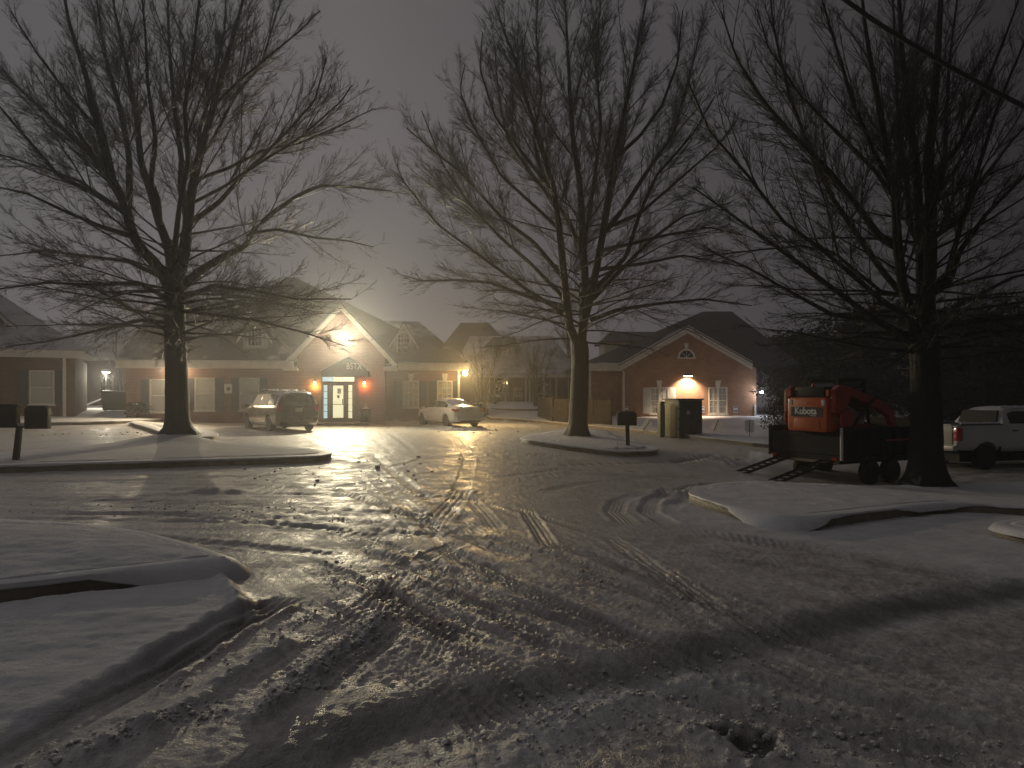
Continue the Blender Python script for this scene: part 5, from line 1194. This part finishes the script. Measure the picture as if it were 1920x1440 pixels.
for s in (-1, 1):
    MB().box(-2.995, -2.80, s*.80, s*1.005, .92, 1.32).build('tail_light', 'tail', pk, bev=.02); MB().box(.95, 1.10, s*1.05, s*1.30, 1.38, 1.72).build('mirror', 'black_plastic', pk, bev=.03)
    boxo('bed_rail', 'black_plastic', pk, -2.9, -1.2, s*.86, s*.99, 1.415, 1.44); boxo('sill_step', 'black_plastic', pk, -1.0, 1.4, s*.93, s*1.08, .42, .48)
    for x in (-.75, .30): boxo('door_handle', 'black_plastic', pk, x-.1, x+.1, s*1.012, s*1.035, 1.20, 1.24)
    boxo('headlight', 'chrome', pk, 2.80, 2.93, s*.55, s*.84, .98, 1.14); boxo('mud_flap', 'black_plastic', pk, -1.36, -1.32, s*.78, s*1.03, .35, .72)
MB().add([(-1.215,-.72,1.45),(-1.215,.72,1.45),(-1.07,.66,1.86),(-1.07,-.66,1.86),(-1.16,-.72,1.45),(-1.16,.72,1.45),(-1.0,.66,1.86),(-1.0,-.66,1.86)],[(0,1,2,3),(4,7,6,5),(0,4,5,1),(1,5,6,2),(2,6,7,3),(3,7,4,0)]).build('rear_window', 'black_plastic', pk)
boxo('tailgate', 'pickup', pk, -3.01, -2.985, -.79, .79, .80, 1.37, bev=.01); MB().box(-3.16, -2.96, -.98, .98, .60, .76).build('rear_bumper', 'rim', pk, bev=.03); boxo('licence_plate', 'plate', pk, -3.17, -3.162, -.15, .15, .62, .74)
sn = MB(); sn.tube([(-.98+i*.13, -.66+.01*(i % 3), 1.965+.012*(i % 2)) for i in range(15)], [.03+.012*(i % 3) for i in range(15)], 6).build('snow_on_roof', 'snow_cap', pk, True)
sn = MB(); sn.tube([(-2.8+i*.13, -.90, 1.455) for i in range(13)], [.04+.012*(i % 2) for i in range(13)], 6).build('snow_on_bed_rail', 'snow_cap', pk, True)
sn = MB(); sn.tube([(-2.99, -.75+i*.14, 1.40) for i in range(11)], .03, 6).build('snow_on_tailgate', 'snow_cap', pk, True)

# --- dump trailer
hd = Vector((math.sin(R(62)), math.cos(R(62)))); lf = Vector((-hd.y, hd.x)); tcr = Vector((8.86, 19.8)); tro = tcr+lf*1.22; tz = -.845
T_ = empty('dump_trailer', (tro.x, tro.y, tz), heading(62), 'black high-sided dump trailer on four wheels with loading ramps down at its rear', 'trailer'); HW = 1.22; TL = 4.3; zf = .82; zt_ = 1.50
tb = MB().box(0, TL, -HW+.06, HW-.06, zf-.16, zf).build('deck', 'black_metal', T_)
for s in (-1, 1):
    p = MB().box(.0, TL, s*(HW-.05), s*HW, zf+.003, zt_)
    for i in range(9): x = .03+i*(TL-.1)/8; p.box(x, x+.07, s*HW+s*.002, s*(HW+.05), zf-.10, zt_-.03)
    p.box(0, TL, s*(HW-.06), s*(HW+.06), zt_+.002, zt_+.07); p.build('side_panel', 'black_metal', T_)
MB().box(TL+.003, TL+.05, -HW, HW, zf-.1, zt_+.25).build('front_panel', 'black_metal', T_)
for s in (-1, 1): MB().tube([(-.05, s*(HW+.01), zf-.12), (-.05, s*(HW+.01), zt_+.08)], .045, 8).build('corner_post', 'rim_dull' if s < 0 else 'black_metal', T_)
MB().box(.25, 3.9, -.55, -.43, .50, zf-.162).box(.25, 3.9, .43, .55, .50, zf-.162).box(.1, .3, -HW+.05, HW-.05, .62, zf-.165).build('chassis', 'black_metal', T_)
MB().tube([(3.9, -.45, .56), (5.25, 0, .50)], .06, 6).tube([(3.9, .45, .56), (5.25, 0, .50)], .06, 6).tube([(5.2, 0, .5), (5.5, 0, .52)], .07, 8).build('tongue', 'black_metal', T_)
MB().tube([(4.9, 0, -.0), (4.9, 0, .85)], .04, 8).build('jack', 'black_metal', T_)
for x in (1.22, 2.12):
    for s in (-1, 1): wheel(T_, x, s*(HW-.10), .33, .345, .21, 'rim_dull', 8, .56)
for s in (-1, 1):
    q = MB(); prof = [(.70, .60), (.84, .76), (2.5, .76), (2.66, .60)]
    for a, b in zip(prof[:-1], prof[1:]): q.tube([(a[0], s*(HW+.0), a[1]), (b[0], s*(HW+.0), b[1])], .03, 4)
    q.prism([(.80, .74), (.84, .775), (2.5, .775), (2.54, .74)], s*(HW-.2), s*(HW+.06)).build('fender', 'black_metal', T_)
q = MB(); q.box(1.75, 3.81, -HW-.0575, -HW-.0515, 1.185, 1.20)
for i in range(14): q.box(1.75+i*.15, 1.75+i*.15+.11, -HW-.066, -HW-.058, 1.18, 1.215)
q.build('red_side_marking', 'letter_red', T_)
for s in (-1, 1): boxo('tail_light', 'tail', T_, -.09, -.055, s*(HW-.28), s*(HW-.12), .68, .76); 
boxo('rear_bar', 'concrete', T_, -.05, -.0, -HW+.1, HW-.1, .585, .66)
# rear gate swung open on the far corner
MB().box(-.04, -.004, -HW+.08, HW-.06, zf+.01, 1.415).box(-.055, -.0405, -HW+.1, HW-.1, 1.33, 1.40).build('rear_gate', 'black_metal', T_)
def ramp_(y, label):
    L = 2.75; r_ = MB(); top = Vector((-.05, y, .66)); ang = math.atan2(.64, L); ex = Vector((-L*math.cos(ang)*1.0, 0, -.64+.04)); w = .19
    r = MB(); a = Vector((0, 0, 0)); b = ex
    for s in (-1, 1):
        for k in (0,): r.tube([Vector((0, s*w, 0)), ex+Vector((0, s*w, 0))], .038, 4)
    n = 11
    for i in range(n+1): p = ex*(i/n); r.tube([p+Vector((0, -w, 0)), p+Vector((0, w, 0))], .024, 4)
    r.tube([ex*.98+Vector((.02, 0, 0)), ex*.98+Vector((.02, 0, -.09))], .02, 5)
    o = r.build('loading_ramp', 'black_metal'); o.location = T_.matrix_basis @ top if False else Vector((0, 0, 0)); mt = Matrix.Translation((tro.x, tro.y, tz)) @ Matrix.Rotation(heading(62), 4, 'Z'); o.location = mt @ top; o.rotation_euler = (0, 0, heading(62)); tag(o, label, 'ramp', 'loading ramps at the trailer rear')
    return o
ramp_(.72, 'far black loading ramp with rungs, leaning from the trailer rear to the snow'); ramp_(-.78, 'near black loading ramp with rungs, closest to the snowy island')

# --- compact track loader on the trailer
mt = Matrix.Translation((tro.x, tro.y, tz)) @ Matrix.Rotation(heading(62), 4, 'Z'); sl0 = mt @ Vector((-.28, -.30, zf+.004))
K_ = empty('track_loader', sl0, heading(62), 'orange compact track loader with red lift arms riding on the black trailer', 'loader')
hood = MB().prism([(-.62, .62), (.62, .62), (.66, .72), (.66, 1.50), (.60, 1.57), (-.60, 1.57), (-.66, 1.50), (-.66, .72)], -.02, .55, 'x').build('engine_hood', 'orange', K_, bev=.05)
bd = MB().box(-.034, -.023, -.52, .52, 1.03, 1.30).build('badge_panel', 'badge', hood)
text_mesh('lettering', 'Kubota', .27, 'letter_white', bd, (-.040, .02, 1.185), (R(90), 0, R(-90)), .006, .004, .0, 1.0, .93)
boxo('small_lettering', 'letter_white', bd, -.040, -.036, -.32, -.12, 1.055, 1.07)
MB().prism([(-.46, .66), (.46, .66), (.40, .98), (-.40, .98)], -.038, -.022, 'x').build('lower_grille_panel', 'orange', hood, bev=.008); boxo('hood_latch', 'chrome', hood, -.04, -.022, -.03, .03, 1.40, 1.43)
for s in (-1, 1): MB().prism([(s*.50, 1.34), (s*.60, 1.34), (s*.60, 1.50), (s*.50, 1.50)], -.036, -.022, 'x').build('work_light', 'plate', hood, bev=.01)
MB().box(.08, .65, -.50, .50, 1.575, 1.86).build('radiator_cover', 'black_plastic', K_, bev=.04)
cab = MB()
for s in (-1, 1):
    cab.tube([(.66, s*.46, .7), (.70, s*.46, 2.02), (1.75, s*.46, 2.05), (2.0, s*.46, .7)], .05, 6)
    for i in range(7): z = .95+i*.15; cab.tube([(.68, s*.46, z), (1.95-.05*i/7, s*.46, z)], .012, 4)
cab.box(.62, 1.85, -.5, .5, 2.03, 2.10); cab.build('cab_frame', 'black_metal', K_)
boxo('cab_body', 'car_glass', K_, .72, 1.8, -.44, .44, .7, 1.95); MB().prism([(.56, .35), (2.25, .35), (2.25, .72), (.56, .95)], -.62, .62).build('chassis', 'redarm', K_)
for s in (-1, 1):
    MB().prism([(.42, .02), (2.1, .02), (2.45, .30), (2.3, .55), (.45, .60), (.32, .35)], s*.64, s*.92).build('track', 'rubber', K_, bev=.03)
    armp = [(.06, 1.15), (.08, 1.78), (.28, 1.90), (.62, 1.87), (1.9, 1.50), (2.52, 1.18), (2.66, .78), (2.62, .42), (2.44, .42), (2.44, .74), (2.32, 1.02), (1.8, 1.27), (.72, 1.62), (.55, 1.32), (.38, 1.0)]
    arm = MB().prism(armp, s*.70, s*.86).build('lift_arm', 'redarm', K_, bev=.015)
    MB().tube([(.75, s*.90, .80), (1.25, s*.90, 1.30)], .05, 8).tube([(1.2, s*.90, 1.25), (1.75, s*.90, 1.60)], .028, 8).build('hydraulic_ram', 'chrome' if s > 0 else 'black_metal', K_)
    MB().prism([(.18, .80), (.60, .80), (.72, 1.12), (.45, 1.25), (.18, 1.1)], s*.905, s*.97).build('rear_fender', 'redarm', K_, bev=.02)
    MB().box(.02, .10, s*.60, s*.68, 1.60, 1.78).build('beacon_bracket', 'orange', K_)
MB().lathe([(.05, 0), (.055, .06), (.02, .10)], 10, 'z', (.25, 0, 1.865)).build('beacon', 'orange', K_, True)
MB().box(2.35, 2.62, -.85, .85, .10, .60).build('bucket', 'black_metal', K_, bev=.02)
# ---------------------------------------------------------------- mailboxes
def mbox(parent, x, w, h, dp, z, name='mailbox'):
    b = MB().prism([(x-w/2, z), (x+w/2, z), (x+w/2, z+h*.86), (x+w*.34, z+h), (x-w*.34, z+h), (x-w/2, z+h*.86)], -dp/2, dp/2).build(name, 'black_metal', parent, bev=.015)
    MB().prism([(x-w*.46, z+.03), (x+w*.46, z+.03), (x+w*.46, z+h*.84), (x-w*.46, z+h*.84)], -dp/2-.014, -dp/2-.002).build('door', 'black_metal', b, bev=.006)
    boxo('flag', 'black_plastic', b, x+w/2+.004, x+w/2+.016, -.1, .14, z+h*.6, z+h*.68); return b
p = G(32, 876); d_ = p[1]; zb_ = gz(*p)-.03; sc0 = F/d_
m1 = empty('twin_mailbox', (p[0], p[1], zb_), R(8), 'twin black mailboxes on one post near the left edge, standing on the snow strip', 'mailbox'); px = lambda v: v/sc0
MB().prism([(-px(7), 0), (px(2.6), 0), (px(8), px(63)), (-px(0), px(63))], -.06, .06).build('post', 'black_metal', m1, bev=.008)
boxo('crossbar', 'black_metal', m1, -px(32), px(52), -.05, .05, px(62)+.003, px(65))
boxo('shelf', 'rim_dull', m1, px(0), px(16), -.04, .04, px(66), px(70))
for cx_, w_ in ((-17, 38), (36, 40)):
    mbox(m1, px(cx_), px(w_), px(44), .20, px(60) if cx_ > 0 else px(63))
p = G(1177, 845); d_ = p[1]; zb_ = gz(*p)-.03; sc0 = F/d_
m2 = empty('mailbox_on_post', (p[0], p[1], zb_), R(-6), 'single black mailbox on a post at the right tip of the tree island', 'mailbox')
MB().prism([(-px(3.2), 0), (px(4), 0), (px(2.8), px(39)), (-px(4.5), px(39))], -.06, .06).build('post', 'black_metal', m2, bev=.006)
mbox(m2, -px(2), px(36), px(26), .5, px(39)+.003); MB().tube([(px(12), 0, px(65)), (px(12), 0, px(71))], .012, 5).build('flag', 'black_metal', m2)
p = G(1157, 848); o = MB().tube([(0, 0, -.05), (.0, 0, .2)], .018, 6).build('marker_stake', 'sign_white'); o.location = (p[0], p[1], gz(*p)); tag(o, 'short white marker stake in the snow left of the single mailbox post', 'stake')
# ---------------------------------------------------------------- utility cabinet
p = (W(1281, 0, 32.2).x, 32.2); z_ = gz(*p); cb = empty('utility_cabinet', (p[0], p[1], z_-.03), R(24), 'tall two-tone green utility cabinet standing on the lawn by the kerb', 'cabinet'); H_ = 1.72
body = MB().box(-.62, .62, -.5, .5, .06, H_-.06).build('body', 'cab_light', cb, bev=.02)
MB().box(-.68, .68, -.56, .56, H_-.058, H_).build('top', 'cab_dark', cb, bev=.01); boxo('base', 'cab_dark', cb, -.66, .66, -.54, .54, -.1, .058)
for s in (-1, 1): MB().box(min(s*.01, s*.60), max(s*.01, s*.60), -.535, -.502, .10, H_-.10).build('door', 'cab_dark', cb, bev=.008)  # front doors in darker green: shade of the unlit front painted in
boxo('label_plate', 'rim_dull', cb, -.22, -.05, -.545, -.536, 1.05, 1.2); boxo('latch', 'black_metal', cb, .03, .06, -.56, -.536, .8, 1.0)
for z in (.4, .8, 1.25): boxo('hinge', 'black_metal', cb, -.635, -.61, -.53, -.49, z, z+.07)
p = (W(1239, 0, 32.0).x, 32.0); z_ = gz(*p); c2 = empty('utility_pedestal', (p[0], p[1], z_-.03), R(14), 'narrow pale green pedestal box left of the big utility cabinet', 'cabinet')
MB().box(-.10, .10, -.16, .16, 0, 1.50).build('body', 'cab_light', c2, bev=.015); boxo('side_door', 'cab_dark', c2, .102, .13, -.14, .14, .08, 1.42); MB().box(-.02, .12, -.1, .02, 1.502, 1.56).tube([(.1, -.05, 1.53), (.2, -.05, 1.50)], .03, 6).build('meter_head', 'black_metal', c2)
# ---------------------------------------------------------------- yard signs
for (px_, py_, ang, gy, lab) in ((1213, 797, 40, 811, 'white yard sign tilted right, just left of the utility cabinet'), (1343, 797, 24, 812, 'white yard sign leaning right, between cabinet and trailer'), (1405.5, 799, 0, 819, 'upright white yard sign nearest the trailer')):
    d_ = 33.5 if ang else 31.0; c = W(px_, py_, d_); zg = gz(c.x, d_); sg = empty('yard_sign', (c.x, d_, c.z), R(-42), lab, 'sign', 'small white yard signs in the snowy lawn')
    w2, h2 = (.20, .26); pl = MB().prism([(-w2, -h2+.05), (-w2+.05, -h2), (w2-.05, -h2), (w2, -h2+.05), (w2, h2-.05), (w2-.05, h2), (-w2+.05, h2), (-w2, h2-.05)], -.006, .006).build('board', 'sign_white', sg); pl.rotation_euler = (0, R(ang), 0)
    Lp = (c.z-zg)+.1; a = R(ang); st = MB().tube([(math.sin(a)*.26, -.016, math.cos(a)*.26), (-math.sin(a)*.26, -.016, -math.cos(a)*.26), (-math.sin(a)*.33, -.016, -Lp)], .012, 5).build('stake', 'black_metal', sg)
# ---------------------------------------------------------------- board fence enclosure
f0 = G(1008, 789); f1 = (W(1037, 0, 41.0).x, 41.0); f2 = (W(1146, 0, 38.2).x, 38.2)
def fence_run(a, b, n, h, mat, nm, parent, z0):
    L = math.hypot(b[0]-a[0], b[1]-a[1]); ux, uy = (b[0]-a[0])/L, (b[1]-a[1])/L; q = MB(); rs = random.Random(int(L*100)); w = L/n
    for i in range(n):
        x0, x1 = i*w+.006, (i+1)*w-.006; hh = h+rs.uniform(-.012, .012); dp = rs.uniform(0, .006)
        P = [(a[0]+ux*x0, a[1]+uy*x0), (a[0]+ux*x1, a[1]+uy*x1), (a[0]+ux*x1-uy*.02, a[1]+uy*x1+ux*.02), (a[0]+ux*x0-uy*.02, a[1]+uy*x0+ux*.02)]
        q.prism([(x-parent.location.x, y-parent.location.y+dp) for x, y in P], z0, z0+hh, 'z')
    return q.build(nm, mat, parent)
zf_ = gz(*f1)-.02; fe = empty('board_fence', (f1[0], f1[1], zf_), 0, 'brown vertical-board fence enclosure behind the middle tree', 'fence')
fA = (W(1008, 0, 44.5).x, 44.5)
fence_run(fA, f1, 9, 1.52, 'wood_fence', 'side_panel', fe, 0)
m_ = ((f1[0]*.46+f2[0]*.54), (f1[1]*.46+f2[1]*.54)); fence_run((f1[0]+.06, f1[1]-.05), m_, 13, 1.50, 'wood_fence', 'gate', fe, -.05); m2_ = ((f1[0]*.3+f2[0]*.7), (f1[1]*.3+f2[1]*.7)); fence_run((m_[0]+.03, m_[1]), m2_, 4, 1.66, 'wood_fence', 'panel', fe, -.08); fence_run((m2_[0]+.03, m2_[1]), f2, 8, 1.52, 'wood_fence', 'panel', fe, -.12)
for q in (f1, m_, f2): MB().box(q[0]-fe.location.x-.05, q[0]-fe.location.x+.05, q[1]-fe.location.y+.04, q[1]-fe.location.y+.14, -.2, 1.5).build('post', 'wood_fence', fe)
boxo('latch', 'rim', fe, .0, .03, -.09, -.06, .45, 1.0)
# ---------------------------------------------------------------- dumpster in the gap, left
p = (W(224, 0, 45).x, 45); dz = gz(*p); dm_ = empty('dumpster', (p[0], p[1], dz-.03), R(6), 'dark green dumpster in the gap between left house and office', 'dumpster')
MB().prism([(-.72, .1), (.72, .1), (.85, 1.15), (-.85, 1.15)], -.6, .7).build('body', 'cab_dark', dm_, bev=.02); MB().prism([(-.86, 1.155), (.86, 1.155), (.86, 1.2), (-.86, 1.3)], -.66, .72).build('lid', 'black_plastic', dm_)
for s in (-1, 1): boxo('lifting_pocket', 'black_metal', dm_, s*.84, s*.92, -.4, .4, .6, .75)
for sx in (-1, 1):
    for sy in (-.5, .6): MB().lathe([(.08, -.03), (.08, .03)], 12, 'x', (sx*.6, sy, .08)).build('wheel', 'rubber', dm_)
pw = (W(180, 0, 52).x, 52); bl = MB().box(-1.1, 1.1, -.12, .12, -.03, .03).build('fallen_board', 'snow_cap'); bl.location = (pw[0], 52, gz(*pw)+.45); bl.rotation_euler = (0, R(-22), 0); tag(bl, 'pale slanting board or branch lying over the bright snow in the left gap', 'board')
# ---------------------------------------------------------------- shrubs
foliage('evergreen_hedge', 'broad evergreen hedge behind the dump trailer, right of the brick house', W(1490, 0, 36).x, 36, 2.0, 1.3, 2.75, 9000, 'leafbush', 3, z0=gz(W(1490, 0, 36).x, 36)-.2, leaf=.06, cat='hedge', lobes=12)
foliage('evergreen_bush', 'dark evergreen bush right of the hedge behind the orange loader', W(1600, 0, 40).x, 40, 2.6, 1.6, 3.0, 6000, 'leafdark', 4, leaf=.08, lobes=9)
for i, (px_, d_, rx, h_, lab) in enumerate(((1500, 58, 4.0, 6.0, 'dark evergreen crown behind the hedge, right of the brick house roof'), (1625, 54, 4.5, 7.2, 'tall dark evergreen behind the orange loader'), (1745, 52, 4.5, 8.0, 'tall dark evergreen directly behind the right tree trunk'), (1870, 50, 4.8, 7.6, 'tall dark evergreen behind the white pickup cab'), (2010, 47, 5.0, 8.2, 'tall dark evergreen at the right edge'))):
    foliage('evergreen_tree', lab, W(px_, 0, d_).x, d_, rx, 2.5, h_, 9000, 'leafdark', 20+i, leaf=.20, cat='tree', group='evergreens behind the pickup', lobes=13)
for i, (px_, d_, lab) in enumerate(((1580, 46, 'low dark shrub row behind the dump trailer'), (1760, 45, 'low dark shrub row behind the right tree trunk'), (1930, 43, 'low dark shrub row behind the pickup at the right edge'))):
    foliage('shrub_row', lab, W(px_, 0, d_).x, d_, 4.2, 1.5, 3.0, 9000, 'leafdark', 60+i, leaf=.13, cat='hedge', group='shrub rows behind the trailer and pickup', lobes=16)
for i, (px_, py_, rx, h_, lab) in enumerate(((893, 772, .75, .95, 'round snow-dusted shrub just right of the sedan'), (928, 765, .7, .7, 'low round shrub with snow on top by the porch'), (1085, 778, .6, .8, 'dark shrub behind the board fence'), (268, 785, .8, .8, 'rounded dark shrub by the office wall left of the big tree trunk'))):
    d_ = (46, 54, 52, 37.6)[i]; x = W(px_, 0, d_).x; o = foliage('shrub', lab, x, d_, rx, rx*.9, h_, 1500, 'leafdark', 40+i, leaf=.06)
    rs_ = random.Random(i); q = MB()
    for k in range(9): q.lathe([(.16, 0), (.12, .04), (.02, .06)], 7, 'z', (rs_.uniform(-.6, .6)*rx, rs_.uniform(-.5, .5)*rx, h_*rs_.uniform(.80, .9)))
    q.build('snow_cap', 'snow_cap', o, True)['kind'] = 'stuff'
# ---------------------------------------------------------------- overhead cable
def cable(pts, r, label):
    P = []
    for i in range(len(pts)-1):
        for k in range(10):
            t = k/10; P.append(Vector(pts[i]).lerp(Vector(pts[i+1]), t))
    P.append(Vector(pts[-1])); n = len(P); P = [p+Vector((0, 0, -.25*math.sin(math.pi*i/(n-1)))) for i, p in enumerate(P)]
    o = MB().tube(P, r, 8).build('overhead_cable', 'rubber', None, True); tag(o, label, 'cable', 'overhead service cables'); return o
cable([W(1180, -300, 9.5), W(1640, 8, 9.5), W(1920, 168, 9.5), W(2400, 440, 9.5)], .030, 'thick black overhead cable crossing the top right corner of the photo')
# loose slush lumps on the road
def lump(x, y, r, lab, seed):
    rs = random.Random(seed); bm = bmesh.new(); bmesh.ops.create_icosphere(bm, subdivisions=2, radius=r)
    for v in bm.verts: v.co *= rs.uniform(.55, 1.3); v.co.z *= .7
    me = bpy.data.meshes.new('slush'); bm.to_mesh(me); bm.free(); me.materials.append(M['snow_cap']); me.polygons.foreach_set('use_smooth', [True]*len(me.polygons)); return me
ms = [lump(0, 0, 1, '', s) for s in range(6)]
def crumbs(name, lab, rng, seed, rr):
    rs = np.random.RandomState(seed); b = MB(); V = []; Fc = []
    src = [(np.array([v.co[:] for v in m.vertices]), [tuple(p.vertices) for p in m.polygons]) for m in ms]
    pts = []
    for (P, wd, k) in rng:
        P = np.array(P); seg = np.linalg.norm(np.diff(P, axis=0), axis=1); cs = np.concatenate([[0], np.cumsum(seg)])
        t = rs.rand(k)*cs[-1]; x = np.interp(t, cs, P[:, 0])+rs.normal(0, wd, k); y = np.interp(t, cs, P[:, 1])+rs.normal(0, wd, k); pts += list(zip(x, y))
    A = np.array(pts); zz = relief(A[:, 0].copy(), A[:, 1].copy())[0]
    for (x, y), z in zip(A, zz):
        v, f = src[rs.randint(6)]; r = rs.uniform(*rr)*rs.choice([.6, 1, 1.5], p=[.5, .35, .15]); a = rs.rand()*6.3; c, s = math.cos(a), math.sin(a)
        vv = np.stack([(v[:, 0]*c-v[:, 1]*s)*r+x, (v[:, 0]*s+v[:, 1]*c)*r+y, v[:, 2]*r+z+r*.25], 1); o = len(b.v); b.v += [tuple(q) for q in vv]; b.f += [tuple(i+o for i in ff) for ff in f]
    o = b.build(name, 'slush_crumb', None, True, angle=80); tag(o, lab, None, None, 'stuff'); return o
M['slush_crumb'] = simple('slush_crumb', (.50, .49, .47), .55, var=.3, scale=20, bmp=.3)
crumbs('slush_crumbs', 'loose crumbs of slush scattered along the near tyre tracks',
 [(rline([(500,1335),(600,1250),(690,1180),(720,1160)]),   .06, 260), (rline([(60,1440),(250,1370),(430,1330)]), .08, 150), (rline([(900,1400),(1200,1300),(1500,1330),(1900,1400)]), .22, 420),
  (rline([(300,1300),(560,1180),(700,1100)]), .12, 80), (rline([(960,1290),(1250,1240),(1500,1200)]), .08, 80), (rline([(640,1050),(880,1195)]), .12, 60), (rline([(1000,1040),(1500,1190)]), .15, 60), (rline([(0,960),(400,950),(700,980)]), .35, 160), (rline([(1240,930),(1300,925),(1290,945)]), .1, 40), (rline([(1380,1350),(1420,1380)]), .12, 60)], 5, (.006, .015))
crumbs('slush_chunks', 'larger frozen slush chunks thrown up by the ploughing', [(rline([(690,800),(900,812),(1000,800)]), .8, 60), (rline([(560,900),(800,860)]), .9, 40), (rline([(0,815),(300,812)]), .8, 26)], 9, (.02, .042))
# ---------------------------------------------------------------- sky, haze, colour
w = bpy.data.worlds.new('World'); scene.world = w; w.use_nodes = True; nt = w.node_tree; bgd = nt.nodes['Background']
tc = nt.nodes.new('ShaderNodeTexCoord'); sp = nt.nodes.new('ShaderNodeSeparateXYZ'); nt.links.new(tc.outputs['Generated'], sp.inputs[0])
# town glow on low cloud: brighter to the left and low down, darker to the right
mr = nt.nodes.new('ShaderNodeMapRange'); mr.inputs[1].default_value = -.62; mr.inputs[2].default_value = .62; mr.inputs[3].default_value = 0; mr.inputs[4].default_value = 1; nt.links.new(sp.outputs['X'], mr.inputs[0])
cr = ramp(nt, mr.outputs[0], SKY)
nz = nt.nodes.new('ShaderNodeTexNoise'); nz.inputs['Scale'].default_value = 2.2; nz.inputs['Detail'].default_value = 4; nt.links.new(tc.outputs['Generated'], nz.inputs['Vector'])
mx = nt.nodes.new('ShaderNodeMix'); mx.data_type = 'RGBA'; mx.blend_type = 'MULTIPLY'; mx.inputs[0].default_value = 1; nt.links.new(cr, mx.inputs[6]); nt.links.new(ramp(nt, nz.outputs['Fac'], [(.3, .9), (.7, 1.1)]), mx.inputs[7])
mz = nt.nodes.new('ShaderNodeMapRange'); mz.inputs[1].default_value = .0; mz.inputs[2].default_value = .6; mz.inputs[3].default_value = 1.12; mz.inputs[4].default_value = .78; nt.links.new(sp.outputs['Z'], mz.inputs[0])
my = nt.nodes.new('ShaderNodeVectorMath'); my.operation = 'SCALE'; nt.links.new(mx.outputs[2], my.inputs[0]); nt.links.new(mz.outputs[0], my.inputs['Scale'])
nt.links.new(my.outputs[0], bgd.inputs['Color']); bgd.inputs['Strength'].default_value = 1.0
sun = bpy.data.lights.new('sun', 'SUN'); sun.energy = SUN; sun.angle = R(60); sun.color = (1, .95, .96); so = bpy.data.objects.new('sun', sun); COL.objects.link(so)
so.rotation_euler = Vector((.45, -.75, -.62)).to_track_quat('-Z', 'Y').to_euler()   # glow of the town on the low cloud ahead, left
hz = MB().box(-75, 75, -6, 95, -4.0, 24).build('haze', 'snow_cap'); hz['kind'] = 'stuff'; hz['label'] = 'thin freezing mist glowing around the lamps'
m = bpy.data.materials.new('mist'); m.use_nodes = True; n2 = m.node_tree; n2.nodes.clear(); out = n2.nodes.new('ShaderNodeOutputMaterial'); pv = n2.nodes.new('ShaderNodeVolumePrincipled')
pv.inputs['Color'].default_value = (.95, .95, .96, 1); pv.inputs['Density'].default_value = HAZE; pv.inputs['Anisotropy'].default_value = .80
n2.links.new(pv.outputs['Volume'], out.inputs['Volume']); hz.data.materials.clear(); hz.data.materials.append(m)
scene.view_settings.view_transform = 'Standard'; scene.view_settings.look = 'None'; scene.view_settings.exposure = 0; scene.view_settings.gamma = 1
scene.render.engine = 'CYCLES'; cy = scene.cycles
cy.use_denoising = True; cy.max_bounces = 6; cy.diffuse_bounces = 2; cy.glossy_bounces = 3; cy.transmission_bounces = 3; cy.volume_bounces = 1; cy.transparent_max_bounces = 8
cy.sample_clamp_indirect = 4; cy.sample_clamp_direct = 0
scene.render.film_transparent = False
